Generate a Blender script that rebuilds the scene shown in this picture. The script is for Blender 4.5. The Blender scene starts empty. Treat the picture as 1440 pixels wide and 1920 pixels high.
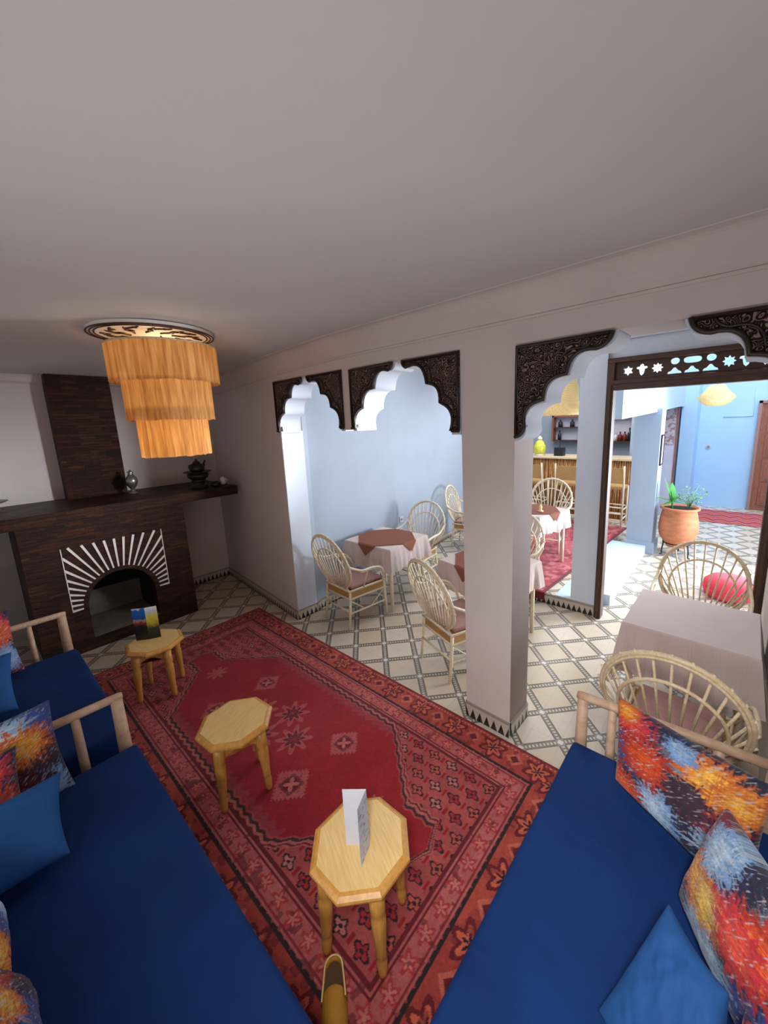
import bpy, bmesh, math, random
import numpy as np
from mathutils import Vector, Matrix, Quaternion

random.seed(7)
PI = math.pi
SC = bpy.context.scene
COL = SC.collection

# ------------------------------------------------------------------ helpers
def srgb(r, g, b, a=1.0):
    def f(c):
        c = c / 255.0
        return c / 12.92 if c <= 0.04045 else ((c + 0.055) / 1.055) ** 2.4
    return (f(r), f(g), f(b), a)

def link_mesh(name, bm, mats, parent=None, smooth=False, loc=None):
    bmesh.ops.recalc_face_normals(bm, faces=bm.faces[:])
    me = bpy.data.meshes.new(name)
    bm.to_mesh(me); bm.free()
    if not isinstance(mats, (list, tuple)):
        mats = [mats]
    for m in mats:
        me.materials.append(m)
    if smooth:
        me.polygons.foreach_set('use_smooth', [True] * len(me.polygons))
    o = bpy.data.objects.new(name, me)
    COL.objects.link(o)
    if parent is not None:
        o.parent = parent
    if loc is not None:
        o.location = loc
    return o

def tag(o, label=None, cat=None, group=None, kind=None):
    if label: o['label'] = label
    if cat: o['category'] = cat
    if group: o['group'] = group
    if kind: o['kind'] = kind
    return o

def thing(name, label, cat, loc=(0, 0, 0), rz=0.0, group=None):
    o = bpy.data.objects.new(name, None)
    o.empty_display_size = 0.1
    COL.objects.link(o)
    o.location = loc
    o.rotation_euler = (0, 0, rz)
    return tag(o, label, cat, group)

def struct(o):
    o['kind'] = 'structure'
    return o

def dup(root, loc, rz, label):
    r = root.copy(); COL.objects.link(r)
    r.location = loc; r.rotation_euler = (0, 0, rz); r['label'] = label
    for ch in list(root.children):
        c = ch.copy(); COL.objects.link(c); c.parent = r
        for g in list(ch.children):
            d = g.copy(); COL.objects.link(d); d.parent = c
    return r

def box(bm, x0, x1, y0, y1, z0, z1, mat=0):
    vs = [bm.verts.new(p) for p in [(x0, y0, z0), (x1, y0, z0), (x1, y1, z0), (x0, y1, z0),
                                    (x0, y0, z1), (x1, y0, z1), (x1, y1, z1), (x0, y1, z1)]]
    fs = []
    for idx in [(3, 2, 1, 0), (4, 5, 6, 7), (0, 1, 5, 4), (1, 2, 6, 5), (2, 3, 7, 6), (3, 0, 4, 7)]:
        f = bm.faces.new([vs[i] for i in idx]); f.material_index = mat; fs.append(f)
    return vs, fs

def bbox(bm, x0, x1, y0, y1, z0, z1, r=0.01, seg=2):
    vs, fs = box(bm, x0, x1, y0, y1, z0, z1)
    es = set()
    for f in fs:
        for e in f.edges: es.add(e)
    bmesh.ops.bevel(bm, geom=list(es), offset=r, segments=seg, affect='EDGES', profile=0.6)

def prism(bm, pts, axis, a0, a1, mat=0):
    """extrude 2D polygon pts along axis ('x','y','z') from a0 to a1"""
    def mk(p, a):
        if axis == 'y': return (p[0], a, p[1])
        if axis == 'x': return (a, p[0], p[1])
        return (p[0], p[1], a)
    A = [bm.verts.new(mk(p, a0)) for p in pts]
    B = [bm.verts.new(mk(p, a1)) for p in pts]
    n = len(pts)
    fa = bm.faces.new(A); fb = bm.faces.new(B[::-1])
    fa.material_index = fb.material_index = mat
    for i in range(n):
        f = bm.faces.new([A[i], A[(i + 1) % n], B[(i + 1) % n], B[i]]); f.material_index = mat
    bmesh.ops.triangulate(bm, faces=[fa, fb])

def tube(bm, pts, r, seg=8, closed=False, caps=True):
    pts = [Vector(p) for p in pts]
    n = len(pts)
    rr = r if isinstance(r, (list, tuple)) else [r] * n
    tans = []
    for i in range(n):
        if closed:
            t = pts[(i + 1) % n] - pts[i - 1]
        else:
            t = pts[min(i + 1, n - 1)] - pts[max(i - 1, 0)]
        tans.append(t.normalized())
    ref = Vector((0, 0, 1)) if abs(tans[0].z) < 0.9 else Vector((1, 0, 0))
    nrm = (ref - tans[0] * ref.dot(tans[0])).normalized()
    rings = []
    for i in range(n):
        t = tans[i]
        nrm = (nrm - t * nrm.dot(t))
        if nrm.length < 1e-6:
            nrm = t.orthogonal()
        nrm.normalize()
        b = t.cross(nrm)
        rings.append([bm.verts.new(pts[i] + (nrm * math.cos(2 * PI * k / seg) + b * math.sin(2 * PI * k / seg)) * rr[i]) for k in range(seg)])
    m = n if closed else n - 1
    for i in range(m):
        a, c = rings[i], rings[(i + 1) % n]
        for k in range(seg):
            bm.faces.new([a[k], a[(k + 1) % seg], c[(k + 1) % seg], c[k]])
    if caps and not closed:
        bm.faces.new(rings[0][::-1]); bm.faces.new(rings[-1])

def lathe(bm, prof, seg=32, c=(0, 0, 0), close=False):
    rings = []
    for r, z in prof:
        if r < 1e-5:
            rings.append([bm.verts.new((c[0], c[1], c[2] + z))])
        else:
            rings.append([bm.verts.new((c[0] + r * math.cos(2 * PI * k / seg), c[1] + r * math.sin(2 * PI * k / seg), c[2] + z)) for k in range(seg)])
    for i in range(len(rings) - 1):
        a, b = rings[i], rings[i + 1]
        for k in range(seg):
            k2 = (k + 1) % seg
            if len(a) == 1 and len(b) == 1: continue
            if len(a) == 1: bm.faces.new([a[0], b[k2], b[k]])
            elif len(b) == 1: bm.faces.new([a[k], a[k2], b[0]])
            else: bm.faces.new([a[k], a[k2], b[k2], b[k]])

def flat_curve(name, outer, holes, depth, mat, parent=None, bevel=0.0):
    """filled 2D outline (x,z) with holes, made a solid mesh standing in the XZ plane, front at y=0 going to +y"""
    cu = bpy.data.curves.new(name, 'CURVE')
    cu.dimensions = '2D'; cu.fill_mode = 'BOTH'; cu.extrude = depth / 2 - bevel
    cu.bevel_depth = bevel; cu.bevel_resolution = 1
    for poly in [outer] + list(holes):
        sp = cu.splines.new('POLY'); sp.points.add(len(poly) - 1)
        for i, p in enumerate(poly): sp.points[i].co = (p[0], p[1], 0, 1)
        sp.use_cyclic_u = True
    tmp = bpy.data.objects.new(name + '_tmp', cu)
    COL.objects.link(tmp)
    dg = bpy.context.evaluated_depsgraph_get()
    me = bpy.data.meshes.new_from_object(tmp.evaluated_get(dg))
    bpy.data.objects.remove(tmp); bpy.data.curves.remove(cu)
    me.transform(Matrix.Translation((0, depth / 2, 0)) @ Matrix.Rotation(PI / 2, 4, 'X'))
    me.name = name
    me.materials.clear(); me.materials.append(mat)
    o = bpy.data.objects.new(name, me)
    COL.objects.link(o)
    if parent is not None: o.parent = parent
    return o

def arc(cx, cy, r, a0, a1, n):
    return [(cx + r * math.cos(a0 + (a1 - a0) * i / n), cy + r * math.sin(a0 + (a1 - a0) * i / n)) for i in range(n + 1)]

def smooth_path(pts, sub=6):
    P = [Vector(p) for p in pts]; out = []
    for i in range(len(P) - 1):
        p0 = P[max(i - 1, 0)]; p1 = P[i]; p2 = P[i + 1]; p3 = P[min(i + 2, len(P) - 1)]
        for k in range(sub):
            t = k / sub
            out.append(0.5 * ((2 * p1) + (p2 - p0) * t + (2 * p0 - 5 * p1 + 4 * p2 - p3) * t * t + (3 * p1 - p0 - 3 * p2 + p3) * t ** 3))
    out.append(P[-1])
    return out

# ------------------------------------------------------------------ materials
class NT:
    def __init__(s, name):
        s.m = bpy.data.materials.new(name); s.m.use_nodes = True
        s.t = s.m.node_tree; s.n = s.t.nodes
        s.b = s.n['Principled BSDF']; s.out = s.n['Material Output']
    def node(s, typ, **kw):
        n = s.n.new(typ)
        for k, v in kw.items():
            if k in n.inputs.keys() if isinstance(k, str) else False: n.inputs[k].default_value = v
            else: setattr(n, k, v)
        return n
    def link(s, a, b): s.t.links.new(a, b)
    def val(s, sock, v):
        if hasattr(v, 'is_output'): s.link(v, sock)
        else: sock.default_value = v
    def math(s, op, a, b=None, clamp=False):
        n = s.n.new('ShaderNodeMath'); n.operation = op; n.use_clamp = clamp
        s.val(n.inputs[0], a)
        if b is not None: s.val(n.inputs[1], b)
        return n.outputs[0]
    def mix(s, fac, a, b):
        n = s.n.new('ShaderNodeMix'); n.data_type = 'RGBA'
        s.val(n.inputs[0], fac); s.val(n.inputs[6], a); s.val(n.inputs[7], b)
        return n.outputs[2]
    def coord(s, which='Object'):
        return s.n.new('ShaderNodeTexCoord').outputs[which]
    def mapping(s, vec, scale=(1, 1, 1), rot=(0, 0, 0), loc=(0, 0, 0)):
        n = s.n.new('ShaderNodeMapping'); s.link(vec, n.inputs[0])
        n.inputs[1].default_value = loc; n.inputs[2].default_value = rot; n.inputs[3].default_value = scale
        return n.outputs[0]
    def noise(s, vec, scale=5, detail=3, rough=0.5, dist=0.0):
        n = s.n.new('ShaderNodeTexNoise'); s.link(vec, n.inputs['Vector'])
        n.inputs['Scale'].default_value = scale; n.inputs['Detail'].default_value = detail
        n.inputs['Roughness'].default_value = rough; n.inputs['Distortion'].default_value = dist
        return n.outputs['Fac']
    def ramp(s, fac, stops):
        n = s.n.new('ShaderNodeValToRGB'); s.link(fac, n.inputs[0])
        el = n.color_ramp.elements
        while len(el) < len(stops): el.new(0.5)
        for e, (p, c) in zip(el, stops): e.position = p; e.color = c
        return n.outputs[0]
    def bump(s, h, strength=0.3, dist=0.01):
        n = s.n.new('ShaderNodeBump'); s.link(h, n.inputs['Height'])
        n.inputs['Strength'].default_value = strength; n.inputs['Distance'].default_value = dist
        s.link(n.outputs[0], s.b.inputs['Normal'])
    def col(s, c): s.val(s.b.inputs['Base Color'], c)
    def rough(s, v): s.val(s.b.inputs['Roughness'], v)

def plain(name, c, rough=0.6, var=0.08, scale=8, metal=0.0, bump=0.0, stretch=(1, 1, 1)):
    m = NT(name)
    v = m.mapping(m.coord(), stretch)
    nz = m.noise(v, scale, 4, 0.6)
    lo = tuple(x * (1 - var) for x in c[:3]) + (1,); hi = tuple(min(1, x * (1 + var)) for x in c[:3]) + (1,)
    m.col(m.ramp(nz, [(0.3, lo), (0.7, hi)])); m.rough(rough)
    m.b.inputs['Metallic'].default_value = metal
    if bump: m.bump(nz, bump, 0.01)
    return m.m

def wood(name, c0, c1, scale=6, stretch=(1, 12, 12), rough=0.45, bump=0.08):
    m = NT(name)
    v = m.mapping(m.coord(), stretch)
    nz = m.noise(v, scale, 6, 0.6, 0.6)
    m.col(m.ramp(nz, [(0.3, c0), (0.7, c1)])); m.rough(rough)
    m.bump(nz, bump, 0.004)
    return m.m

M = {}
M['plaster'] = plain('plaster_white', srgb(208, 198, 194), 0.85, 0.03, 3, bump=0.03)
M['plaster_ceiling'] = plain('plaster_ceiling', srgb(204, 202, 201), 0.8, 0.02, 2)
M['plaster_lilac'] = plain('plaster_pale_lilac', srgb(208, 216, 228), 0.85, 0.03, 3)
M['plaster_blue'] = plain('plaster_pale_blue', srgb(160, 171, 184), 0.85, 0.03, 3)
M['plaster_court'] = plain('plaster_court_blue', srgb(172, 204, 234), 0.85, 0.02, 3)
M['limewash'] = plain('limewash', srgb(180, 196, 208), 0.8, 0.03, 4)
M['cane'] = wood('cane', srgb(196, 172, 134), srgb(226, 208, 176), 10, (6, 6, 6), 0.4)
M['cane_white'] = wood('cane_pale', srgb(214, 196, 164), srgb(240, 228, 204), 10, (6, 6, 6), 0.4)
M['log'] = wood('peeled_log', srgb(172, 138, 112), srgb(205, 176, 150), 5, (3, 3, 3), 0.5)
M['pine'] = wood('varnished_pine', srgb(226, 188, 116), srgb(240, 210, 148), 5, (2, 22, 10), 0.28)
M['pine_dark'] = wood('varnished_pine_dark', srgb(196, 136, 62), srgb(220, 166, 88), 5, (10, 10, 2), 0.3)
M['dark_wood'] = wood('dark_wood', srgb(40, 22, 14), srgb(86, 54, 34), 6, (20, 20, 2), 0.45)
M['dark_wood_h'] = wood('dark_wood_lintel', srgb(40, 22, 14), srgb(88, 54, 36), 6, (2, 20, 20), 0.45)
M['door_wood'] = wood('door_wood', srgb(120, 66, 46), srgb(160, 96, 70), 6, (12, 12, 2), 0.5)
M['mauve'] = plain('mauve_cloth', srgb(160, 120, 112), 0.9, 0.08, 40)
M['cloth_white'] = plain('white_tablecloth', srgb(208, 190, 184), 0.9, 0.03, 6)
M['cloth_brown'] = plain('brown_cloth', srgb(130, 76, 58), 0.9, 0.08, 30)
M['iron'] = plain('black_iron', srgb(28, 26, 28), 0.5, 0.1, 10)
M['silver'] = plain('tarnished_silver', srgb(150, 148, 142), 0.3, 0.25, 20, metal=0.85)
M['old_metal'] = plain('dark_tarnished_metal', srgb(64, 58, 54), 0.4, 0.3, 20, metal=0.7)
M['paper'] = plain('white_paper', srgb(214, 216, 226), 0.7, 0.02, 6)
M['terracotta'] = plain('terracotta', srgb(186, 116, 78), 0.85, 0.22, 7, stretch=(1, 1, 2.5))
M['soil'] = plain('soil', srgb(48, 34, 28), 0.95, 0.3, 30)
M['leaf'] = plain('green_leaf', srgb(70, 150, 60), 0.5, 0.25, 12)
M['leaf_pale'] = plain('grey_green_leaf', srgb(112, 150, 116), 0.6, 0.2, 12)
M['red_pouf'] = plain('red_pouf_cloth', srgb(214, 56, 72), 0.85, 0.18, 14)
M['black'] = plain('black_plastic', srgb(24, 24, 28), 0.4, 0.1, 10)
M['white_paint'] = plain('white_paint', srgb(236, 230, 224), 0.6, 0.02, 8)
M['slipper'] = plain('mustard_leather', srgb(176, 124, 34), 0.55, 0.15, 14)
M['slipper_in'] = plain('slipper_lining', srgb(86, 62, 36), 0.8, 0.15, 20)
M['bottle_red'] = plain('red_brown_glass', srgb(122, 48, 38), 0.2, 0.1, 8)
M['bottle_dark'] = plain('dark_glass', srgb(40, 38, 46), 0.15, 0.1, 8)
M['bottle_white'] = plain('white_jar', srgb(216, 214, 214), 0.3, 0.05, 8)
M['yellow_glass'] = plain('yellow_green_glass', srgb(206, 206, 70), 0.2, 0.2, 20)
M['lilac'] = plain('lilac_panel', srgb(196, 192, 208), 0.7, 0.06, 6)
M['slate'] = plain('hearth_ash', srgb(120, 112, 100), 0.9, 0.2, 9)
M['soot'] = plain('soot', srgb(22, 18, 16), 0.95, 0.4, 6)

def woven(name, c0, c1, scale=60):
    m = NT(name); v = m.coord()
    ch = m.node('ShaderNodeTexChecker'); m.link(m.mapping(v, (1, 1, 1.7)), ch.inputs[0]); ch.inputs['Scale'].default_value = scale
    ch.inputs['Color1'].default_value = c0; ch.inputs['Color2'].default_value = c1
    nz = m.noise(v, 25, 3)
    m.col(m.mix(nz, ch.outputs[0], c0)); m.rough(0.7); m.bump(ch.outputs['Fac'], 0.3, 0.004)
    return m.m
M['rush'] = woven('woven_rush', srgb(186, 146, 88), srgb(150, 110, 60))
M['rattan'] = woven('woven_rattan', srgb(236, 204, 142), srgb(206, 166, 98), 40)
# rattan shades glow a little by emission; no bulb is modelled inside
nt = M['rattan'].node_tree; pb = nt.nodes['Principled BSDF']
pb.inputs['Emission Color'].default_value = srgb(255, 214, 150); pb.inputs['Emission Strength'].default_value = 0.08

# tiled floor: square cream tiles set on the diagonal between mosaic bands
def floor_material():
    m = NT('diagonal_mosaic_tiles')
    a = 0.2713
    v = m.mapping(m.coord(), (1 / a, 1 / a, 1), (0, 0, 0))
    rot = m.n.new('ShaderNodeVectorRotate'); rot.rotation_type = 'Z_AXIS'
    m.link(m.coord(), rot.inputs['Vector'])
    rot.inputs['Center'].default_value = (-1.859, 2.232, 0)
    rot.inputs['Angle'].default_value = -math.radians(46.6)
    sep = m.n.new('ShaderNodeSeparateXYZ'); m.link(rot.outputs[0], sep.inputs[0])
    u = m.math('DIVIDE', m.math('SUBTRACT', sep.outputs[0], -1.859), a)
    w = m.math('DIVIDE', m.math('SUBTRACT', sep.outputs[1], 2.232), a)
    def dist(x):  # 0 on the band centre line
        f = m.math('FRACT', m.math('ADD', x, 0.5))
        return m.math('ABSOLUTE', m.math('SUBTRACT', f, 0.5))
    du, dw = dist(u), dist(w)
    hw = 0.095
    bu = m.math('LESS_THAN', du, hw); bw = m.math('LESS_THAN', dw, hw)
    band = m.math('MAXIMUM', bu, bw)
    node = m.math('MULTIPLY', bu, bw)
    # little pale squares running along every band
    def dots(d, along):
        f = m.math('FRACT', m.math('MULTIPLY', along, 11.0))
        near = m.math('LESS_THAN', m.math('ABSOLUTE', m.math('SUBTRACT', f, 0.5)), 0.26)
        mid = m.math('LESS_THAN', d, 0.036)
        return m.math('MULTIPLY', near, mid)
    dd = m.math('MAXIMUM', m.math('MULTIPLY', dots(du, w), bu), m.math('MULTIPLY', dots(dw, u), bw))
    edge = m.math('MAXIMUM', m.math('MULTIPLY', m.math('GREATER_THAN', du, hw - 0.022), bu),
                  m.math('MULTIPLY', m.math('GREATER_THAN', dw, hw - 0.022), bw))
    star = m.math('LESS_THAN', m.math('ADD', du, dw), 0.085)
    v0 = m.coord()
    big = m.noise(v0, 2.3, 3); fine = m.noise(v0, 30, 3)
    cellv = m.n.new('ShaderNodeCombineXYZ')
    m.link(m.math('FLOOR', u), cellv.inputs[0]); m.link(m.math('FLOOR', w), cellv.inputs[1])
    wn = m.n.new('ShaderNodeTexWhiteNoise'); m.link(cellv.outputs[0], wn.inputs['Vector'])
    tile = m.ramp(wn.outputs['Value'], [(0.0, srgb(206, 190, 168)), (0.5, srgb(214, 202, 184)), (1.0, srgb(222, 212, 198))])
    tile = m.mix(m.math('MULTIPLY', fine, 0.35), tile, srgb(188, 168, 142))
    # faint diagonal veins inside each tile
    vein = m.math('LESS_THAN', m.math('ABSOLUTE', m.math('SUBTRACT', du, dw)), 0.012)
    tile = m.mix(m.math('MULTIPLY', vein, 0.22), tile, srgb(150, 136, 116))
    bandc = m.mix(fine, srgb(92, 86, 76), srgb(138, 128, 112))
    bandc = m.mix(edge, bandc, srgb(84, 78, 70))
    bandc = m.mix(dd, bandc, srgb(200, 194, 182))
    bandc = m.mix(node, bandc, srgb(150, 142, 130))
    bandc = m.mix(star, bandc, srgb(222, 216, 208))
    c = m.mix(band, tile, bandc)
    m.col(m.mix(m.math('MULTIPLY', big, 0.18), c, srgb(150, 130, 110)))
    m.rough(0.3)
    return m.m
M['floor'] = floor_material()

# baseboard of white glazed tile with a row of dark pointed crenels
def baseboard_material():
    m = NT('crenel_tile'); sep = m.n.new('ShaderNodeSeparateXYZ')
    m.link(m.coord('UV'), sep.inputs[0])
    f = m.math('FRACT', m.math('MULTIPLY', sep.outputs[0], 18.0))
    d = m.math('ABSOLUTE', m.math('SUBTRACT', f, 0.5))
    z = sep.outputs[1]
    lim = m.math('SUBTRACT', 0.46, m.math('MULTIPLY', z, 6.2))
    tri = m.math('LESS_THAN', d, lim)
    top = m.math('GREATER_THAN', z, 0.095)
    c = m.mix(tri, srgb(190, 180, 168), srgb(34, 32, 36))
    m.col(m.mix(top, c, srgb(150, 140, 130))); m.rough(0.35)
    return m.m
M['crenel'] = baseboard_material()

def stone_dark():
    m = NT('dark_brown_stone_strips'); v = m.coord()
    sp = m.n.new('ShaderNodeSeparateXYZ'); m.link(v, sp.inputs[0])
    cb = m.n.new('ShaderNodeCombineXYZ'); m.link(sp.outputs[0], cb.inputs[0]); m.link(sp.outputs[2], cb.inputs[1])
    m.link(m.math('ADD', sp.outputs[0], sp.outputs[1]), cb.inputs[0])
    wob = m.noise(v, 7, 2)
    m.link(m.math('ADD', sp.outputs[2], m.math('MULTIPLY', wob, .018)), cb.inputs[1])
    br = m.n.new('ShaderNodeTexBrick'); m.link(cb.outputs[0], br.inputs[0])
    br.inputs['Scale'].default_value = 7; br.inputs['Mortar Size'].default_value = 0.012; br.inputs['Mortar Smooth'].default_value = .4
    br.inputs['Color1'].default_value = (.0, .0, .0, 1); br.inputs['Color2'].default_value = (1, 1, 1, 1)
    br.inputs['Mortar'].default_value = (0, 0, 0, 1); br.inputs['Brick Width'].default_value = 0.95; br.inputs['Row Height'].default_value = 0.21
    nz = m.noise(m.mapping(v, (1, 1, 3.5)), 8, 6, 0.7)
    f = m.math('ADD', m.math('MULTIPLY', br.outputs['Color'], .3), m.math('MULTIPLY', nz, .75))
    m.col(m.ramp(f, [(0.28, srgb(22, 8, 5)), (0.5, srgb(47, 21, 11)), (0.72, srgb(76, 41, 22)), (0.92, srgb(112, 74, 46))]))
    m.rough(m.math('ADD', m.math('MULTIPLY', nz, 0.35), 0.3)); m.b.inputs['Specular IOR Level'].default_value = .3
    m.bump(m.math('SUBTRACT', f, m.math('MULTIPLY', br.outputs['Fac'], .5)), 0.9, 0.03)
    return m.m
M['stone'] = stone_dark()

def carved():
    m = NT('carved_dark_wood'); v = m.coord()
    warp = m.n.new('ShaderNodeTexNoise'); m.link(v, warp.inputs['Vector']); warp.inputs['Scale'].default_value = 9
    add = m.n.new('ShaderNodeVectorMath'); add.operation = 'MULTIPLY_ADD'
    m.link(warp.outputs['Color'], add.inputs[0]); add.inputs[1].default_value = (0.09, 0.09, 0.09); m.link(v, add.inputs[2])
    vo = m.n.new('ShaderNodeTexVoronoi'); vo.feature = 'F1'; m.link(add.outputs[0], vo.inputs['Vector']); vo.inputs['Scale'].default_value = 30
    rings = m.math('SINE', m.math('MULTIPLY', vo.outputs['Distance'], 24.0))
    h = m.math('ADD', m.math('MULTIPLY', rings, 0.5), 0.5)
    m.col(m.ramp(h, [(0.25, srgb(26, 14, 12)), (0.55, srgb(60, 40, 33)), (0.92, srgb(150, 126, 114))]))
    m.rough(0.5); m.bump(h, 0.9, 0.012)
    return m.m
M['carved'] = carved()
M['carved_edge'] = wood('carved_border_wood', srgb(26, 14, 12), srgb(52, 32, 26), 20, (4, 4, 4), 0.4, 0.2)

def velvet(name, c0, c1):
    m = NT(name); v = m.coord()
    nz = m.noise(v, 2.2, 4, 0.6)
    m.col(m.ramp(nz, [(0.3, c0), (0.7, c1)])); m.rough(0.75)
    m.b.inputs['Sheen Weight'].default_value = 0.08; m.b.inputs['Sheen Tint'].default_value = srgb(70, 130, 200); m.b.inputs['Specular IOR Level'].default_value = 0.2
    fine = m.noise(m.mapping(v, (1, 1.8, 1)), 4, 3, 0.5, 0.8); m.bump(fine, 0.16, 0.04)
    return m.m
M['blue'] = velvet('navy_velvet', srgb(8, 38, 88), srgb(15, 52, 110))
M['blue_cushion'] = velvet('blue_cushion_velvet', srgb(26, 66, 122), srgb(40, 90, 150))

def attr_mat(name, rough=0.9, sheen=0.2, grain=200):
    m = NT(name)
    at = m.n.new('ShaderNodeAttribute'); at.attribute_name = 'pattern'
    nz = m.noise(m.coord(), grain, 2, 0.5)
    dark = m.n.new('ShaderNodeMix'); dark.data_type = 'RGBA'; dark.blend_type = 'MULTIPLY'
    dark.inputs[0].default_value = 0.5
    m.link(at.outputs['Color'], dark.inputs[6])
    m.link(m.ramp(nz, [(0.3, (0.55, 0.55, 0.55, 1)), (0.7, (1, 1, 1, 1))]), dark.inputs[7])
    m.col(dark.outputs[2]); m.rough(rough); m.b.inputs['Sheen Weight'].default_value = sheen
    m.bump(nz, 0.25, 0.004)
    return m.m
M['rug'] = attr_mat('knotted_wool_rug', 0.95, 0.1, 120)
M['ikat'] = attr_mat('brushed_multicolour_print', 0.75, 0.15, 160)

def shade_mat():
    m = NT('raffia_strands_lit'); v = m.coord()
    # vertical strands: noise varies around the drum, hardly along z
    nz = m.noise(m.mapping(v, (1, 1, 0.06)), 36, 4, 0.7)
    big = m.noise(m.mapping(v, (1, 1, 0.1)), 9, 2)
    c = m.ramp(nz, [(0.32, srgb(150, 104, 62)), (0.5, srgb(204, 156, 100)), (0.7, srgb(236, 200, 146))])
    c = m.mix(m.math('MULTIPLY', big, 0.35), c, srgb(226, 178, 118))
    tr = m.n.new('ShaderNodeBsdfTranslucent'); m.link(c, tr.inputs[0])
    df = m.n.new('ShaderNodeBsdfDiffuse'); m.link(c, df.inputs[0])
    mx = m.n.new('ShaderNodeMixShader'); mx.inputs[0].default_value = 0.6
    m.link(df.outputs[0], mx.inputs[1]); m.link(tr.outputs[0], mx.inputs[2])
    m.link(mx.outputs[0], m.out.inputs['Surface'])
    return m.m
M['raffia'] = shade_mat()

# ------------------------------------------------------------------ numpy pattern helpers
def vnoise(x, y, seed=0):
    xi = np.floor(x).astype(np.int64); yi = np.floor(y).astype(np.int64)
    fx = x - xi; fy = y - yi
    fx = fx * fx * (3 - 2 * fx); fy = fy * fy * (3 - 2 * fy)
    def h(a, b):
        n = (a * 374761393 + b * 668265263 + seed * 974634541) & 0xFFFFFFFF
        n = ((n ^ (n >> 13)) * 1274126177) & 0xFFFFFFFF
        return ((n ^ (n >> 16)) & 0xFFFF) / 65535.0
    return (h(xi, yi) * (1 - fx) + h(xi + 1, yi) * fx) * (1 - fy) + (h(xi, yi + 1) * (1 - fx) + h(xi + 1, yi + 1) * fx) * fy

def lin(r, g, b): return np.array(srgb(r, g, b)[:3])

def grid_object(name, P, colors, mat, parent=None, smooth=True, closed_thickness=None):
    """P: (ny,nx,3) vertex positions, colors (ny,nx,3)"""
    ny, nx, _ = P.shape
    idx = np.arange(ny * nx).reshape(ny, nx)
    F = np.stack([idx[:-1, :-1], idx[:-1, 1:], idx[1:, 1:], idx[1:, :-1]], -1).reshape(-1, 4)
    return pattern_mesh(name, P.reshape(-1, 3), F, colors.reshape(-1, 3), mat, parent, smooth)

def pattern_mesh(name, V, F, C, mat, parent=None, smooth=True):
    me = bpy.data.meshes.new(name)
    me.vertices.add(len(V)); me.vertices.foreach_set('co', V.astype(np.float32).ravel())
    me.loops.add(len(F) * 4); me.loops.foreach_set('vertex_index', F.astype(np.int32).ravel())
    me.polygons.add(len(F)); me.polygons.foreach_set('loop_start', np.arange(0, len(F) * 4, 4, dtype=np.int32))
    me.update(calc_edges=True)
    if smooth: me.polygons.foreach_set('use_smooth', [True] * len(F))
    at = me.color_attributes.new('pattern', 'FLOAT_COLOR', 'POINT')
    at.data.foreach_set('color', np.concatenate([C, np.ones((len(C), 1))], 1).astype(np.float32).ravel())
    me.materials.append(mat); me.validate()
    o = bpy.data.objects.new(name, me); COL.objects.link(o)
    if parent is not None: o.parent = parent
    return o

# ------------------------------------------------------------------ room shell
FX0, FX1, FY0, FY1 = -6.0, 2.6, -0.9, 11.4
bm = bmesh.new(); box(bm, FX0, FX1, FY0, FY1, -0.1, 0.0)
struct(link_mesh('floor', bm, M['floor']))

# arcade wall lies in a frame turned slightly about (-1, 2.1)
AR = math.radians(-1.7)
ARC = bpy.data.objects.new('arcade_frame', None)
def arcade(o):
    o.matrix_world = Matrix.Translation((-1, 2.1, 0)) @ Matrix.Rotation(AR, 4, 'Z') @ o.matrix_world
    return o
bpy.data.objects.remove(ARC)
ZT1, ZT2, ZT3, ZST = 2.52, 2.51, 2.48, 2.045
WT = 0.25
out = [(-2.515, 0), (-2.545, ZT1), (-1.494, ZT1), (-1.502, ZST), (-1.400, ZST), (-1.394, ZT2),
       (-0.351, ZT2), (-0.322, 0), (0.012, 0), (0.020, ZT3), (1.275, ZT3), (1.275, 3.0), (-2.6, 3.0), (-2.6, 0)]
o = arcade(struct(flat_curve('wall_arcade', out, [], WT, M['plaster'])))

def ax(s, y=0.0):   # arcade frame to world xy
    c, sn = math.cos(AR), math.sin(AR)
    return (-1 + c * s - sn * y, 2.1 + sn * s + c * y)

# plain stretch of wall between the arches and the fireplace wall
p0 = ax(-2.515); p1 = (-5.5, 2.36)
q0 = ax(-2.515, WT); q1 = (-5.5, 2.62)
bm = bmesh.new()
pts = [p0, p1, q1, q0]
prism(bm, pts, 'z', 0, 3.0)
struct(link_mesh('wall_side', bm, M['plaster']))

bm = bmesh.new(); ja, jb, jc, jd = ax(-2.515, .004), ax(-2.508, .004), ax(-2.508, WT), ax(-2.515, WT)
prism(bm, [ja, jb, jc, jd], 'z', 0.001, 2.04)
struct(link_mesh('wall_jamb', bm, M['plaster_lilac']))  # thin facing; the bluish daylight on the jamb is put into its colour
bm = bmesh.new(); box(bm, -5.7, -5.5, -0.9, 2.65, 0, 3.0)
struct(link_mesh('wall_fireplace', bm, M['plaster']))
bm = bmesh.new(); box(bm, -5.7, 0.47, -0.7, -0.5, 0, 3.0)
struct(link_mesh('wall_rear', bm, M['plaster']))
bm = bmesh.new(); box(bm, 0.272, 0.45, -0.7, 4.3, 0, 3.0)
struct(link_mesh('wall_right', bm, M['plaster']))

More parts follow.
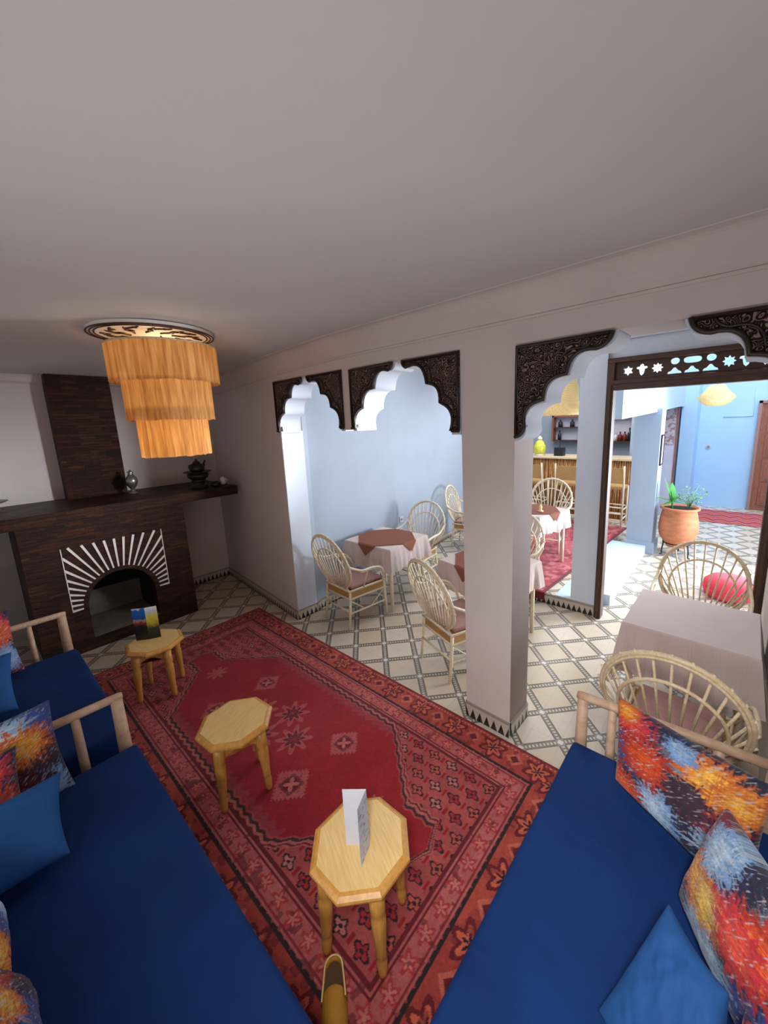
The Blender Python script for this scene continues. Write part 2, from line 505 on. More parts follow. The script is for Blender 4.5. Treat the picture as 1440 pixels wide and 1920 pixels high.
# ceiling: gently falling towards the fireplace, with a cove along the arcade wall
bm = bmesh.new()
ys = [-0.7, 2.02]
def cz(x):
    return 2.78 if x > -2.6 else 2.78 - (-2.6 - x) * 0.033
xs = [0.45, -2.6, -5.6]
def cy(x):   # start of the cove
    if x >= -3.5: return ax(x + 1)[1] - 0.09
    return ax(-2.5)[1] - 0.09 + (-3.5 - x) * 0.09
bot = [[bm.verts.new((x, y, cz(x))) for y in (-0.7, cy(x))] for x in (0.45, -1.0, -2.6, -3.5, -5.6)]
for a, b in zip(bot, bot[1:]): bm.faces.new([a[0], a[1], b[1], b[0]])
ext = bmesh.ops.extrude_face_region(bm, geom=bm.faces[:])
bmesh.ops.translate(bm, verts=[v for v in ext['geom'] if isinstance(v, bmesh.types.BMVert)], vec=(0, 0, 0.12))
struct(link_mesh('ceiling', bm, M['plaster_ceiling']))
bm = bmesh.new()
cov = []
for x in (0.272, -1.0, -2.6, -3.5, -5.5):
    y1 = cy(x) + 0.09 + 0.012; z1 = cz(x); row = []
    for k in range(9):
        t = k / 8 * PI / 2
        row.append((x, y1 - 0.012 - 0.075 * (1 - math.cos(t)), z1 - 0.155 + 0.15 * math.sin(t)))
    row = [(x, y1, z1 - 0.172), (x, y1 - 0.02, z1 - 0.172), (x, y1 - 0.02, z1 - 0.158)] + row + [(x, y1 - 0.115, z1 - 0.004), (x, y1 - 0.118, z1 + 0.004), (x, y1, z1 + 0.004)]
    cov.append([bm.verts.new(p) for p in row])
for a, b in zip(cov, cov[1:]):
    for k in range(len(a) - 1): bm.faces.new([a[k], a[k + 1], b[k + 1], b[k]])
struct(link_mesh('trim_1', bm, M['plaster'], smooth=False))
# slim cornice on the fireplace wall
bm = bmesh.new(); prism(bm, [(-5.5, 2.60), (-5.47, 2.62), (-5.46, 2.66), (-5.44, 2.69), (-5.5, 2.69)], 'y', -0.5, 2.36)
struct(link_mesh('trim_2', bm, M['plaster']))

# alcove wall (behind the arches), slightly out of square
def wall_poly(name, path, thick, z0, z1, mat):
    bm = bmesh.new()
    n = len(path); off = []
    for i in range(n):
        a = Vector(path[max(i - 1, 0)]); b = Vector(path[min(i + 1, n - 1)]); d = (b - a).normalized()
        off.append(Vector(path[i]) + Vector((-d.y, d.x)) * thick)
    prism(bm, [tuple(p) for p in path] + [tuple(p) for p in off[::-1]], 'z', z0, z1)
    return struct(link_mesh(name, bm, mat))
wall_poly('wall_alcove', [(-3.50, 2.42), (-3.535, 2.50), (-3.64, 3.94), (-3.76, 4.80), (-3.95, 6.3), (-4.25, 9.6)], 0.2, 0, 3.6, M['plaster_blue'])
# ceiling of the alcove and bar side
bm = bmesh.new(); box(bm, -4.6, -1.25, 2.3, 9.8, 3.3, 3.4)
struct(link_mesh('ceiling_alcove', bm, M['plaster_ceiling']))
bm = bmesh.new(); box(bm, -1.25, 0.45, 2.3, 4.3, 3.3, 3.4)
struct(link_mesh('ceiling_passage', bm, M['plaster_ceiling']))
bm = bmesh.new(); box(bm, -5.7, 0.45, 2.36, 2.62, 3.0, 3.4)
struct(link_mesh('wall_header', bm, M['plaster']))

# platform of the bar side with its limewashed kerb
PZ = 0.12
bm = bmesh.new(); prism(bm, [(-2.6, 4.12), (-1.42, 4.12), (-1.42, 9.5), (-4.2, 9.5), (-3.97, 6.6), (-2.6, 6.6)], 'z', .001, PZ)
struct(link_mesh('platform_floor', bm, M['floor']))
bm = bmesh.new(); box(bm, -1.42, -0.93, 4.45, 6.56, 0.001, PZ + 0.004)
box(bm, -1.42, -1.005, 4.225, 4.45, 0.001, PZ + 0.004); box(bm, -1.42, -1.25, 4.12, 4.225, 0.001, PZ + 0.004)
struct(link_mesh('trim_3', bm, M['limewash']))
# white pier beside the dark doorway
bm = bmesh.new(); box(bm, -1.25, -1.005, 4.12, 4.22, 0.001, 3.3)
struct(link_mesh('pillar_doorway', bm, M['plaster_lilac']))
bm = bmesh.new(); box(bm, -1.005, 0.272, 4.16, 4.25, 2.60, 3.3)
prism(bm, [(4.16, 2.76), (4.13, 2.765), (4.13, 2.79), (4.16, 2.80)], 'x', -1.25, 0.272)
struct(link_mesh('wall_lintel', bm, M['plaster_lilac']))
# second column further along the kerb and the beam it carries
bm = bmesh.new(); box(bm, -1.20, -0.86, 6.56, 6.95, 0.0, 2.14)
box(bm, -1.23, -0.83, 6.54, 6.97, 0.0, 0.17)
struct(link_mesh('column_kerb', bm, M['plaster_blue']))
bm = bmesh.new()
prism(bm, [(4.42, 2.04), (6.9, 2.11), (8.9, 2.18), (10.5, 2.2), (10.5, 3.6), (4.42, 3.6)], 'x', -1.22, -0.92)
struct(link_mesh('wall_beam', bm, M['limewash']))
# courtyard walls
bm = bmesh.new(); box(bm, -2.0, 2.6, 10.75, 10.95, 0, 3.8)
struct(link_mesh('wall_courtyard', bm, M['plaster_court']))
bm = bmesh.new(); box(bm, -0.96, -0.70, 9.9, 10.75, 0, 3.4)
struct(link_mesh('pillar_courtyard', bm, M['plaster_court']))
bm = bmesh.new(); box(bm, 2.4, 2.6, 4.0, 10.95, 0, 3.8)
struct(link_mesh('wall_courtyard_right', bm, M['plaster_court']))
bm = bmesh.new(); box(bm, 0.45, 2.6, 4.05, 4.3, 0, 3.8)
struct(link_mesh('wall_courtyard_near', bm, M['plaster_court']))
# bar back wall and its return
bm = bmesh.new(); box(bm, -4.6, -1.55, 9.5, 9.7, 0, 3.4)
box(bm, -1.62, -1.50, 8.6, 9.5, 0, 3.4)
struct(link_mesh('wall_bar', bm, M['plaster_blue']))

# crenellated tile baseboards
def baseboard(name, path, h=0.11, z=0.0, t=0.012):
    bm = bmesh.new(); uv = bm.loops.layers.uv.new('UVMap'); s = 0.0
    def q(ps, uvs):
        f = bm.faces.new([bm.verts.new(p) for p in ps])
        for l, u in zip(f.loops, uvs): l[uv].uv = u
    for (x0, y0), (x1, y1) in zip(path, path[1:]):
        d = Vector((x1 - x0, y1 - y0)); L = d.length; d.normalize(); n = Vector((-d.y, d.x)) * t
        a = (x0 + n.x, y0 + n.y); b = (x1 + n.x, y1 + n.y)
        q([(a[0], a[1], z + .001), (b[0], b[1], z + .001), (b[0], b[1], z + h), (a[0], a[1], z + h)], [(s, 0), (s + L, 0), (s + L, h), (s, h)])
        q([(a[0], a[1], z + h), (b[0], b[1], z + h), (x1, y1, z + h), (x0, y0, z + h)], [(s, h), (s + L, h), (s + L, h), (s, h)])
        s += L
    me = bpy.data.meshes.new(name); bm.to_mesh(me); bm.free(); me.materials.append(M['crenel'])
    o = bpy.data.objects.new(name, me); COL.objects.link(o)
    return struct(o)
baseboard('baseboard_fireplace', [(-5.5, 2.36), (-5.5, 1.6)], 0.11)
baseboard('baseboard_side', [ax(-2.515), (-5.5, 2.36)])
baseboard('baseboard_jamb', [ax(-2.515, WT), ax(-2.515)])
baseboard('baseboard_alcove', [(-4.25, 9.6), (-3.95, 6.3), (-3.76, 4.80), (-3.64, 3.94), (-3.535, 2.50), (-3.50, 2.42)])
baseboard('baseboard_pillar', [ax(0.012, WT), ax(0.012), ax(-0.322), ax(-0.322, WT), ax(0.012, WT)])
baseboard('baseboard_platform', [(-1.01, 4.12), (-1.25, 4.12), (-2.6, 4.12)], 0.118)

# ------------------------------------------------------------------ carved arch brackets
def scallop(pts):
    """round the straight stepped outline: each vertex run is kept, with arcs between cusp points"""
    return pts

def bracket(name, label, corner, cusps, bulge, top_end, foot_end):
    """corner=(s,z) outer corner; cusps list from top end to foot end; lobes are circular bites between cusps"""
    edge = []
    for (a, b, k) in cusps:
        A = Vector(a); B = Vector(b); d = B - A; L = d.length
        n = Vector((-d.y, d.x)) / L
        for i in range(9):
            t = i / 8
            p = A + d * t + n * (k * L * 4 * t * (1 - t))
            edge.append((p.x, p.y))
    poly = [corner] + edge
    # drop duplicates
    cl = [poly[0]]
    for p in poly[1:]:
        if (Vector(p) - Vector(cl[-1])).length > 1e-4: cl.append(p)
    root = thing(name, label, 'bracket')
    body = flat_curve('carved_panel', cl, [], 0.035, M['carved'], root)
    body.location = (0, -0.012, 0)
    bm = bmesh.new()
    e3 = [(p[0], -0.016, p[1]) for p in cl[1:]]
    tube(bm, e3, 0.011, 6)
    c = corner; inset = 0.010
    sx = 1 if cl[1][0] > c[0] else -1
    tube(bm, [(c[0] + sx * inset, -0.016, cl[-1][1] + 0.012), (c[0] + sx * inset, -0.016, c[1] - inset), (cl[1][0] - sx * 0.012, -0.016, c[1] - inset)], 0.011, 6)
    link_mesh('raised_border', bm, M['carved_edge'], root, smooth=True)
    # a second bead follows the lobes further in
    bm = bmesh.new()
    cc = Vector(c)
    e4 = [(p[0] + (cc.x - p[0]) * 0.16, -0.015, p[1] + (cc.y - p[1]) * 0.16) for p in cl[2:-1]]
    tube(bm, e4, 0.006, 6)
    link_mesh('inner_bead', bm, M['carved_edge'], root, smooth=True)
    arcade(root)
    return cl

def plaster_behind(name, cl, grow=1.05):
    c = Vector(cl[0]); pts = [tuple(c)]
    for p in cl[1:]:
        q = c + (Vector(p) - c) * grow
        pts.append((q.x, q.y))
    # keep the leg flush with the corner axes
    pts[1] = (pts[1][0], c.y); pts[-1] = (c.x, pts[-1][1])
    o = flat_curve(name, pts, [], WT - 0.035, M['plaster_lilac'])
    o.location = (0, 0.03, 0)
    return arcade(struct(o))

def cusp_list(P, k=None):
    ks = k or [-0.28] * (len(P) - 1)
    return [(P[i], P[i + 1], ks[i]) for i in range(len(P) - 1)]

# outline points run along the lobes from the tip under the beam down to the foot
b1l = bracket('arch_bracket', 'carved dark wood bracket left of the narrow arch, the one nearest the fireplace', (-2.543, 2.522),
    cusp_list([(-2.062, 2.521), (-2.108, 2.462), (-2.269, 2.358), (-2.403, 2.227), (-2.500, 2.041), (-2.550, 2.045)], [0.2, -0.3, -0.26, -0.26, -0.0]), 0, 0, 0)
b1r = bracket('arch_bracket', 'carved dark wood bracket between narrow arch and hanging plaster stub, facing left', (-1.495, 2.522),
    cusp_list([(-1.964, 2.522), (-1.930, 2.469), (-1.770, 2.356), (-1.645, 2.238), (-1.545, 2.062), (-1.500, 2.060)], [-0.2, 0.3, 0.26, 0.26, -0.0]), 0, 0, 0)
b2l = bracket('arch_bracket', 'carved dark wood bracket right of the hanging plaster stub, left half of the wide arch', (-1.392, 2.514),
    cusp_list([(-0.921, 2.512), (-0.960, 2.460), (-1.126, 2.351), (-1.259, 2.222), (-1.350, 2.060), (-1.398, 2.060)], [0.2, -0.3, -0.26, -0.26, -0.0]), 0, 0, 0)
b2r = bracket('arch_bracket', 'carved dark wood bracket against the pillar, right half of the wide arch', (-0.352, 2.510),
    cusp_list([(-0.817, 2.511), (-0.790, 2.460), (-0.609, 2.340), (-0.502, 2.212), (-0.420, 2.028), (-0.356, 2.027)], [-0.2, 0.3, 0.26, 0.26, -0.0]), 0, 0, 0)
b3l = bracket('arch_bracket', 'large carved dark wood bracket right of the white pillar, before the bar', (0.021, 2.482),
    cusp_list([(0.508, 2.478), (0.441, 2.409), (0.303, 2.306), (0.185, 2.186), (0.083, 2.045), (0.024, 1.990)], [0.18, -0.27, -0.26, -0.28, 0.18]), 0, 0, 0)
b3r = bracket('arch_bracket', 'large carved dark wood bracket at right edge of the photo over the dark doorway', (1.272, 2.478),
    cusp_list([(0.803, 2.477), (0.873, 2.408), (1.001, 2.306), (1.115, 2.186), (1.212, 2.045), (1.270, 1.990)], [-0.18, 0.27, 0.26, 0.28, -0.18]), 0, 0, 0)
for i, b in enumerate([b1l, b1r, b2l, b2r, b3l, b3r]):
    plaster_behind('trim_%d' % (4 + i), b)

# ------------------------------------------------------------------ dark doorway with pierced lintel
fr = thing('doorway_frame', 'dark wooden doorway frame with pierced lintel opening onto the blue courtyard', 'frame')
for x0, x1 in ((-1.0, -0.935), (0.205, 0.27)):
    bm = bmesh.new(); bbox(bm, x0, x1, 4.08, 4.19, 0.0, 2.60, 0.006)
    bbox(bm, x0 + 0.02, x1 - 0.02, 4.068, 4.10, 0.0, 2.36, 0.004)
    link_mesh('post', bm, M['dark_wood'], fr)
def star(cx, cz_, r, n=8, inner=0.62):
    return [(cx + (r if i % 2 == 0 else r * inner) * math.cos(PI * i / n + PI / 2), cz_ + (r if i % 2 == 0 else r * inner) * math.sin(PI * i / n + PI / 2)) for i in range(2 * n)]
def fleur(cx, cz_, s):
    return [(cx + a * s, cz_ + b * s) for a, b in [(0, 1), (.3, .75), (.28, .55), (.75, .5), (.85, .2), (.45, .1), (.4, -.3), (.3, -.7), (0, -1), (-.3, -.7), (-.4, -.3), (-.45, .1), (-.85, .2), (-.75, .5), (-.28, .55), (-.3, .75)]]
def dome(cx, cz_, w, h):
    return [(cx - w, cz_ - h), (cx + w, cz_ - h)] + [(cx + w * a, cz_ + h * b) for a, b in [(.85, -.35), (.55, -.1), (.32, .35), (.16, .85), (0, 1), (-.16, .85), (-.32, .35), (-.55, -.1), (-.85, -.35)]]
holes = []
zc = 2.478
def motif(xc):
    holes.append([(xc + 0.032 * math.cos(t * PI / 8), 2.522 + 0.028 * math.sin(t * PI / 8)) for t in range(16)])
    holes.append(dome(xc, 2.445, 0.052, 0.026))
holes += [star(-0.834, zc, 0.044, 6, .6), fleur(-0.724, zc, 0.052), star(-0.605, zc + .002, 0.046)]
motif(-0.478)
holes.append([(-0.357 + 0.062 * math.copysign(abs(math.cos(t * PI / 10)) ** .5, math.cos(t * PI / 10)), 2.521 + 0.026 * math.sin(t * PI / 10)) for t in range(20)])
holes.append(dome(-0.357, 2.445, 0.052, 0.026))
motif(-0.232)
holes += [star(-0.116, zc, 0.046), fleur(-0.012, zc, 0.052), star(0.100, zc - .01, 0.044, 6, .6)]
lp = flat_curve('pierced_panel', [(-0.935, 2.40), (0.205, 2.40), (0.205, 2.555), (-0.935, 2.555)], holes, 0.03, M['dark_wood_h'], fr)
lp.location = (0, 4.12, 0)
bm = bmesh.new(); bbox(bm, -1.0, 0.27, 4.075, 4.158, 2.555, 2.60, 0.006)
link_mesh('top_rail', bm, M['dark_wood_h'], fr)
bm = bmesh.new(); bbox(bm, -0.95, 0.22, 4.08, 4.19, 2.31, 2.40, 0.006)
bbox(bm, -0.95, 0.22, 4.068, 4.10, 2.365, 2.395, 0.004)
link_mesh('lower_rail', bm, M['dark_wood_h'], fr)

# ------------------------------------------------------------------ fireplace
fp = thing('fireplace', 'dark brown stone fireplace with white sunburst around its arched opening', 'fireplace', (-4.67, 0.92, 0))
def fpo(o): o.location = (4.67, -0.92, 0); return o
acx, acz, arad = 0.0, 0.44, 0.285
outer = [(-0.665, 0), (0.665, 0), (0.665, 1.305), (-0.665, 1.305)]
hole = [(-arad, 0.12), (arad, 0.12)] + arc(acx, acz, arad, 0, PI, 20)
front = flat_curve('surround', outer, [hole], 0.12, M['stone'], fp)
front.matrix_local = Matrix.Rotation(PI / 2, 4, 'Z')          # front faces +x
bm = bmesh.new()
box(bm, -5.499, -4.79, 0.256, 0.36, 0, 1.305)
fpo(link_mesh('side_cheek', bm, M['stone'], fp))
bm = bmesh.new(); box(bm, -5.499, -4.79, 1.48, 1.585, 0, 1.305)
fpo(link_mesh('side_cheek', bm, M['stone'], fp))
bm = bmesh.new()
box(bm, -5.35, -4.68, 0.60, 0.63, 0.10, 0.78); box(bm, -5.35, -4.68, 1.21, 1.24, 0.10, 0.78)
box(bm, -5.35, -5.30, 0.60, 1.24, 0.10, 0.78); box(bm, -5.35, -4.79, 0.60, 1.24, 0.76, 0.80)
fpo(link_mesh('firebox', bm, M['soot'], fp))
bm = bmesh.new(); box(bm, -5.33, -4.672, 0.62, 1.22, 0.09, 0.125)
fpo(link_mesh('hearth', bm, M['slate'], fp))
# back half of the firebox shows its pale ashy rear wall
bm = bmesh.new(); box(bm, -5.30, -5.27, 0.63, 1.21, 0.12, 0.40)
fpo(link_mesh('ash_bank', bm, M['slate'], fp))
# sunburst: white strips fanning from the arch to a rectangle
rays = []
x0, x1, z0, z1 = -0.405, 0.415, 0.43, 1.055
n = 25
for i in range(n):
    a = PI * (1 - (i + 0.0) / (n - 1))
    ca, sa = math.cos(a), math.sin(a)
    r0 = 0.325
    t = 9
    if ca > 1e-6: t = min(t, x1 / ca)
    if ca < -1e-6: t = min(t, x0 / ca)
    if sa > 1e-6: t = min(t, (z1 - acz) / sa)
    a0 = Vector((ca * r0, acz + sa * r0)); a1 = Vector((ca * t, acz + sa * t))
    nv = Vector((-sa, ca)); w0, w1 = 0.0065, 0.0105
    bm = bmesh.new()
    prism(bm, [(a0 + nv * w0)[:], (a1 + nv * w1)[:], (a1 - nv * w1)[:], (a0 - nv * w0)[:]], 'x', 0.001, 0.006)
    link_mesh('sunburst_strip', bm, M['white_paint'], front)
    bpy.context.view_layer.update(); COL.objects[-1].matrix_parent_inverse = front.matrix_local.inverted()
bm = bmesh.new()
box(bm, 0.001, 0.006, x0 - .004, x0 + .003, z0, z1)
link_mesh('sunburst_edge', bm, M['white_paint'], fp)
bm = bmesh.new(); box(bm, 0.001, 0.006, x1 - .003, x1 + .004, z0, z1)
link_mesh('sunburst_edge', bm, M['white_paint'], fp)
bm = bmesh.new(); bbox(bm, -5.499, -4.60, -0.495, 2.19, 1.305, 1.41, 0.008)
fpo(link_mesh('mantel_shelf', bm, M['stone'], fp))
bm = bmesh.new(); bbox(bm, -5.499, -5.33, 0.735, 1.262, 1.41, 2.69, 0.004)
fpo(link_mesh('chimney_breast', bm, M['stone'], fp))

# mantel ornaments
MZ = 1.4105
bm = bmesh.new()
lathe(bm, [(0, 0), (.036, 0), (.038, .012), (.02, .02), (.017, .05), (.045, .085), (.06, .13), (.055, .17), (.028, .205), (.02, .225), (.03, .24), (.012, .252), (0, .27)], 24)
t = thing('lidded_jar', 'small silver lidded jar standing before the dark chimney breast', 'jar', (-5.16, 1.27, MZ))
link_mesh('body', bm, M['silver'], t, True)
t = thing('brazier', 'dark metal tea brazier on the right of the mantel shelf, under the teapot', 'brazier', (-4.86, 1.86, MZ))
bm = bmesh.new(); lathe(bm, [(0, 0), (.10, 0), (.10, .02), (.062, .035), (.060, .06), (.075, .075), (.075, .10), (.0, .10)], 28); link_mesh('foot', bm, M['old_metal'], t, True)
bm = bmesh.new(); lathe(bm, [(0, .10), (.075, .10), (.11, .125), (.118, .16), (.105, .165), (.0, .15)], 28); link_mesh('bowl', bm, M['old_metal'], t, True)
bm = bmesh.new(); lathe(bm, [(0, .168), (.085, .168), (.15, .188), (.152, .194), (.085, .176), (0, .174)], 28); link_mesh('tray', bm, M['old_metal'], t, True)
t = thing('teapot', 'dark metal teapot with curved spout resting on the brazier', 'teapot', (-4.86, 1.86, MZ + 0.1765), PI / 2 + 0.5)
bm = bmesh.new(); lathe(bm, [(0, 0), (.05, 0), (.078, .03), (.085, .06), (.07, .095), (.04, .115), (0, .118)], 24); link_mesh('body', bm, M['old_metal'], t, True)
bm = bmesh.new(); lathe(bm, [(0, .113), (.042, .113), (.034, .13), (.01, .145), (.014, .155), (0, .168)], 20); link_mesh('lid', bm, M['old_metal'], t, True)
bm = bmesh.new(); tube(bm, smooth_path([(.07, 0, .04), (.105, 0, .06), (.12, 0, .10), (.145, 0, .135)]), [.016] * 12 + [.010] * 7, 8); link_mesh('spout', bm, M['old_metal'], t, True)
bm = bmesh.new(); tube(bm, smooth_path([(-.065, 0, .09), (-.115, 0, .10), (-.12, 0, .06), (-.075, 0, .035)]), .008, 8); link_mesh('handle', bm, M['old_metal'], t, True)
bm = bmesh.new(); lathe(bm, [(0, 0), (.04, 0), (.055, .02), (.05, .045), (.02, .062), (0, .064)], 20)
tag(link_mesh('covered_bowl', bm, M['old_metal'], None, True, (-4.76, 2.01, MZ)), 'small dark covered bowl just right of the tea brazier', 'bowl')
bm = bmesh.new()
pts = []
for i in range(26):
    a = i * 0.55; r = 0.004 + i * 0.0012
    pts.append((r * math.cos(a), 0.05 - i * 0.0032, 0.035 + r * math.sin(a)))
tube(bm, pts, [0.003 + i * 0.0011 for i in range(26)], 8)
tag(link_mesh('seashell', bm, M['bottle_white'], None, True, (-4.78, 2.12, MZ + 0.022)), 'pale spiral shell at the right end of the mantel shelf', 'shell')
bm = bmesh.new(); lathe(bm, [(0, 0), (.035, 0), (.03, .015), (.012, .03), (.012, .055), (.07, .07), (.10, .085), (.095, .09), (.06, .08), (0, .075)], 24)
tag(link_mesh('footed_dish', bm, M['silver'], None, True, (-5.28, 0.20, MZ)), 'grey metal footed dish on the mantel at the left photo edge', 'dish')

# ------------------------------------------------------------------ pendant with three raffia tiers
LX, LY = -3.15, 1.09
lamp = thing('pendant_lamp', 'three-tier raffia drum lamp glowing orange under the ceiling rose', 'lamp', (LX, LY, 1.91))
for nm, r, zt, zb in (('top_tier', .335, 2.668, 2.42), ('middle_tier', .272, 2.465, 2.165), ('bottom_tier', .222, 2.205, 1.915)):
    bm = bmesh.new(); seg = 96
    rings = []
    for z in (zt, (zt + zb) / 2, zb + .01, zb):
        rings.append([bm.verts.new(((r + (0.003 if k % 2 else -0.003)) * math.cos(2 * PI * k / seg), (r + (0.003 if k % 2 else -0.003)) * math.sin(2 * PI * k / seg),
                                    z - 1.91 + (random.uniform(-.006, .004) if z == zb else 0))) for k in range(seg)])
    for a, b in zip(rings, rings[1:]):
        for k in range(seg): bm.faces.new([a[k], a[(k + 1) % seg], b[(k + 1) % seg], b[k]])
    link_mesh(nm, bm, M['raffia'], lamp, True)
    bm = bmesh.new()
    tube(bm, [(r * math.cos(a * PI / 24), r * math.sin(a * PI / 24), zt - 1.912) for a in range(48)], 0.006, 6, closed=True)
    for k in range(3):
        a = k * 2 * PI / 3 + .3
        tube(bm, [(0, 0, zt - 1.912), (r * math.cos(a), r * math.sin(a), zt - 1.912)], 0.004, 6)
    link_mesh('wire_ring', bm, M['cane'], lamp, True)
bm = bmesh.new(); tube(bm, [(0, 0, 2.08 - 1.91), (0, 0, 2.765 - 1.91)], 0.006, 6)
link_mesh('cord', bm, M['black'], lamp)
bm = bmesh.new(); lathe(bm, [(0, .07), (.03, .085), (.035, .115), (.018, .15), (.014, .19), (0, .19)], 16)
bulb_m = NT('warm_bulb'); bulb_m.b.inputs['Emission Color'].default_value = srgb(255, 200, 120); bulb_m.b.inputs['Emission Strength'].default_value = 12; bulb_m.col(srgb(255, 230, 180))
link_mesh('bulb', bm, bulb_m.m, lamp, True)

rose = thing('ceiling_rose', 'round plaster ceiling rose with dark vine scrolls above the raffia lamp', 'ceiling rose', (LX - .03, LY - .035, 2.742))
bm = bmesh.new(); lathe(bm, [(0, 0), (.36, 0), (.372, .004), (.372, .024), (0, .024)], 64)
link_mesh('disc', bm, M['white_paint'], rose, False)
for r in (.372, .352, .330):
    bm = bmesh.new(); tube(bm, [(r * math.cos(k * PI / 48), r * math.sin(k * PI / 48), -0.001) for k in range(96)], 0.005, 6, closed=True)
    link_mesh('dark_ring', bm, M['dark_wood'], rose, True)
for k in range(10):
    a = k * 2 * PI / 10
    bm = bmesh.new()
    P = []
    for i in range(15):
        u = i / 14; th = a + 0.62 * u + 0.10 * math.sin(u * 9); rr = .13 + .17 * u ** .8
        P.append((rr * math.cos(th), rr * math.sin(th), -0.002))
    tube(bm, P, [.009 - .004 * abs(i / 14 - .4) for i in range(15)], 6)
    for u, sg in ((.35, 1), (.6, -1), (.85, 1)):
        th = a + 0.62 * u; rr = .13 + .17 * u ** .8
        Q = [(rr * math.cos(th) + .03 * sg * v * math.cos(th + PI / 2 + v), rr * math.sin(th) + .03 * sg * v * math.sin(th + PI / 2 + v), -0.002) for v in (0, .5, 1, 1.4)]
        tube(bm, Q, [.008, .009, .006, .002], 6)
    link_mesh('vine_scroll', bm, M['dark_wood'], rose, True)

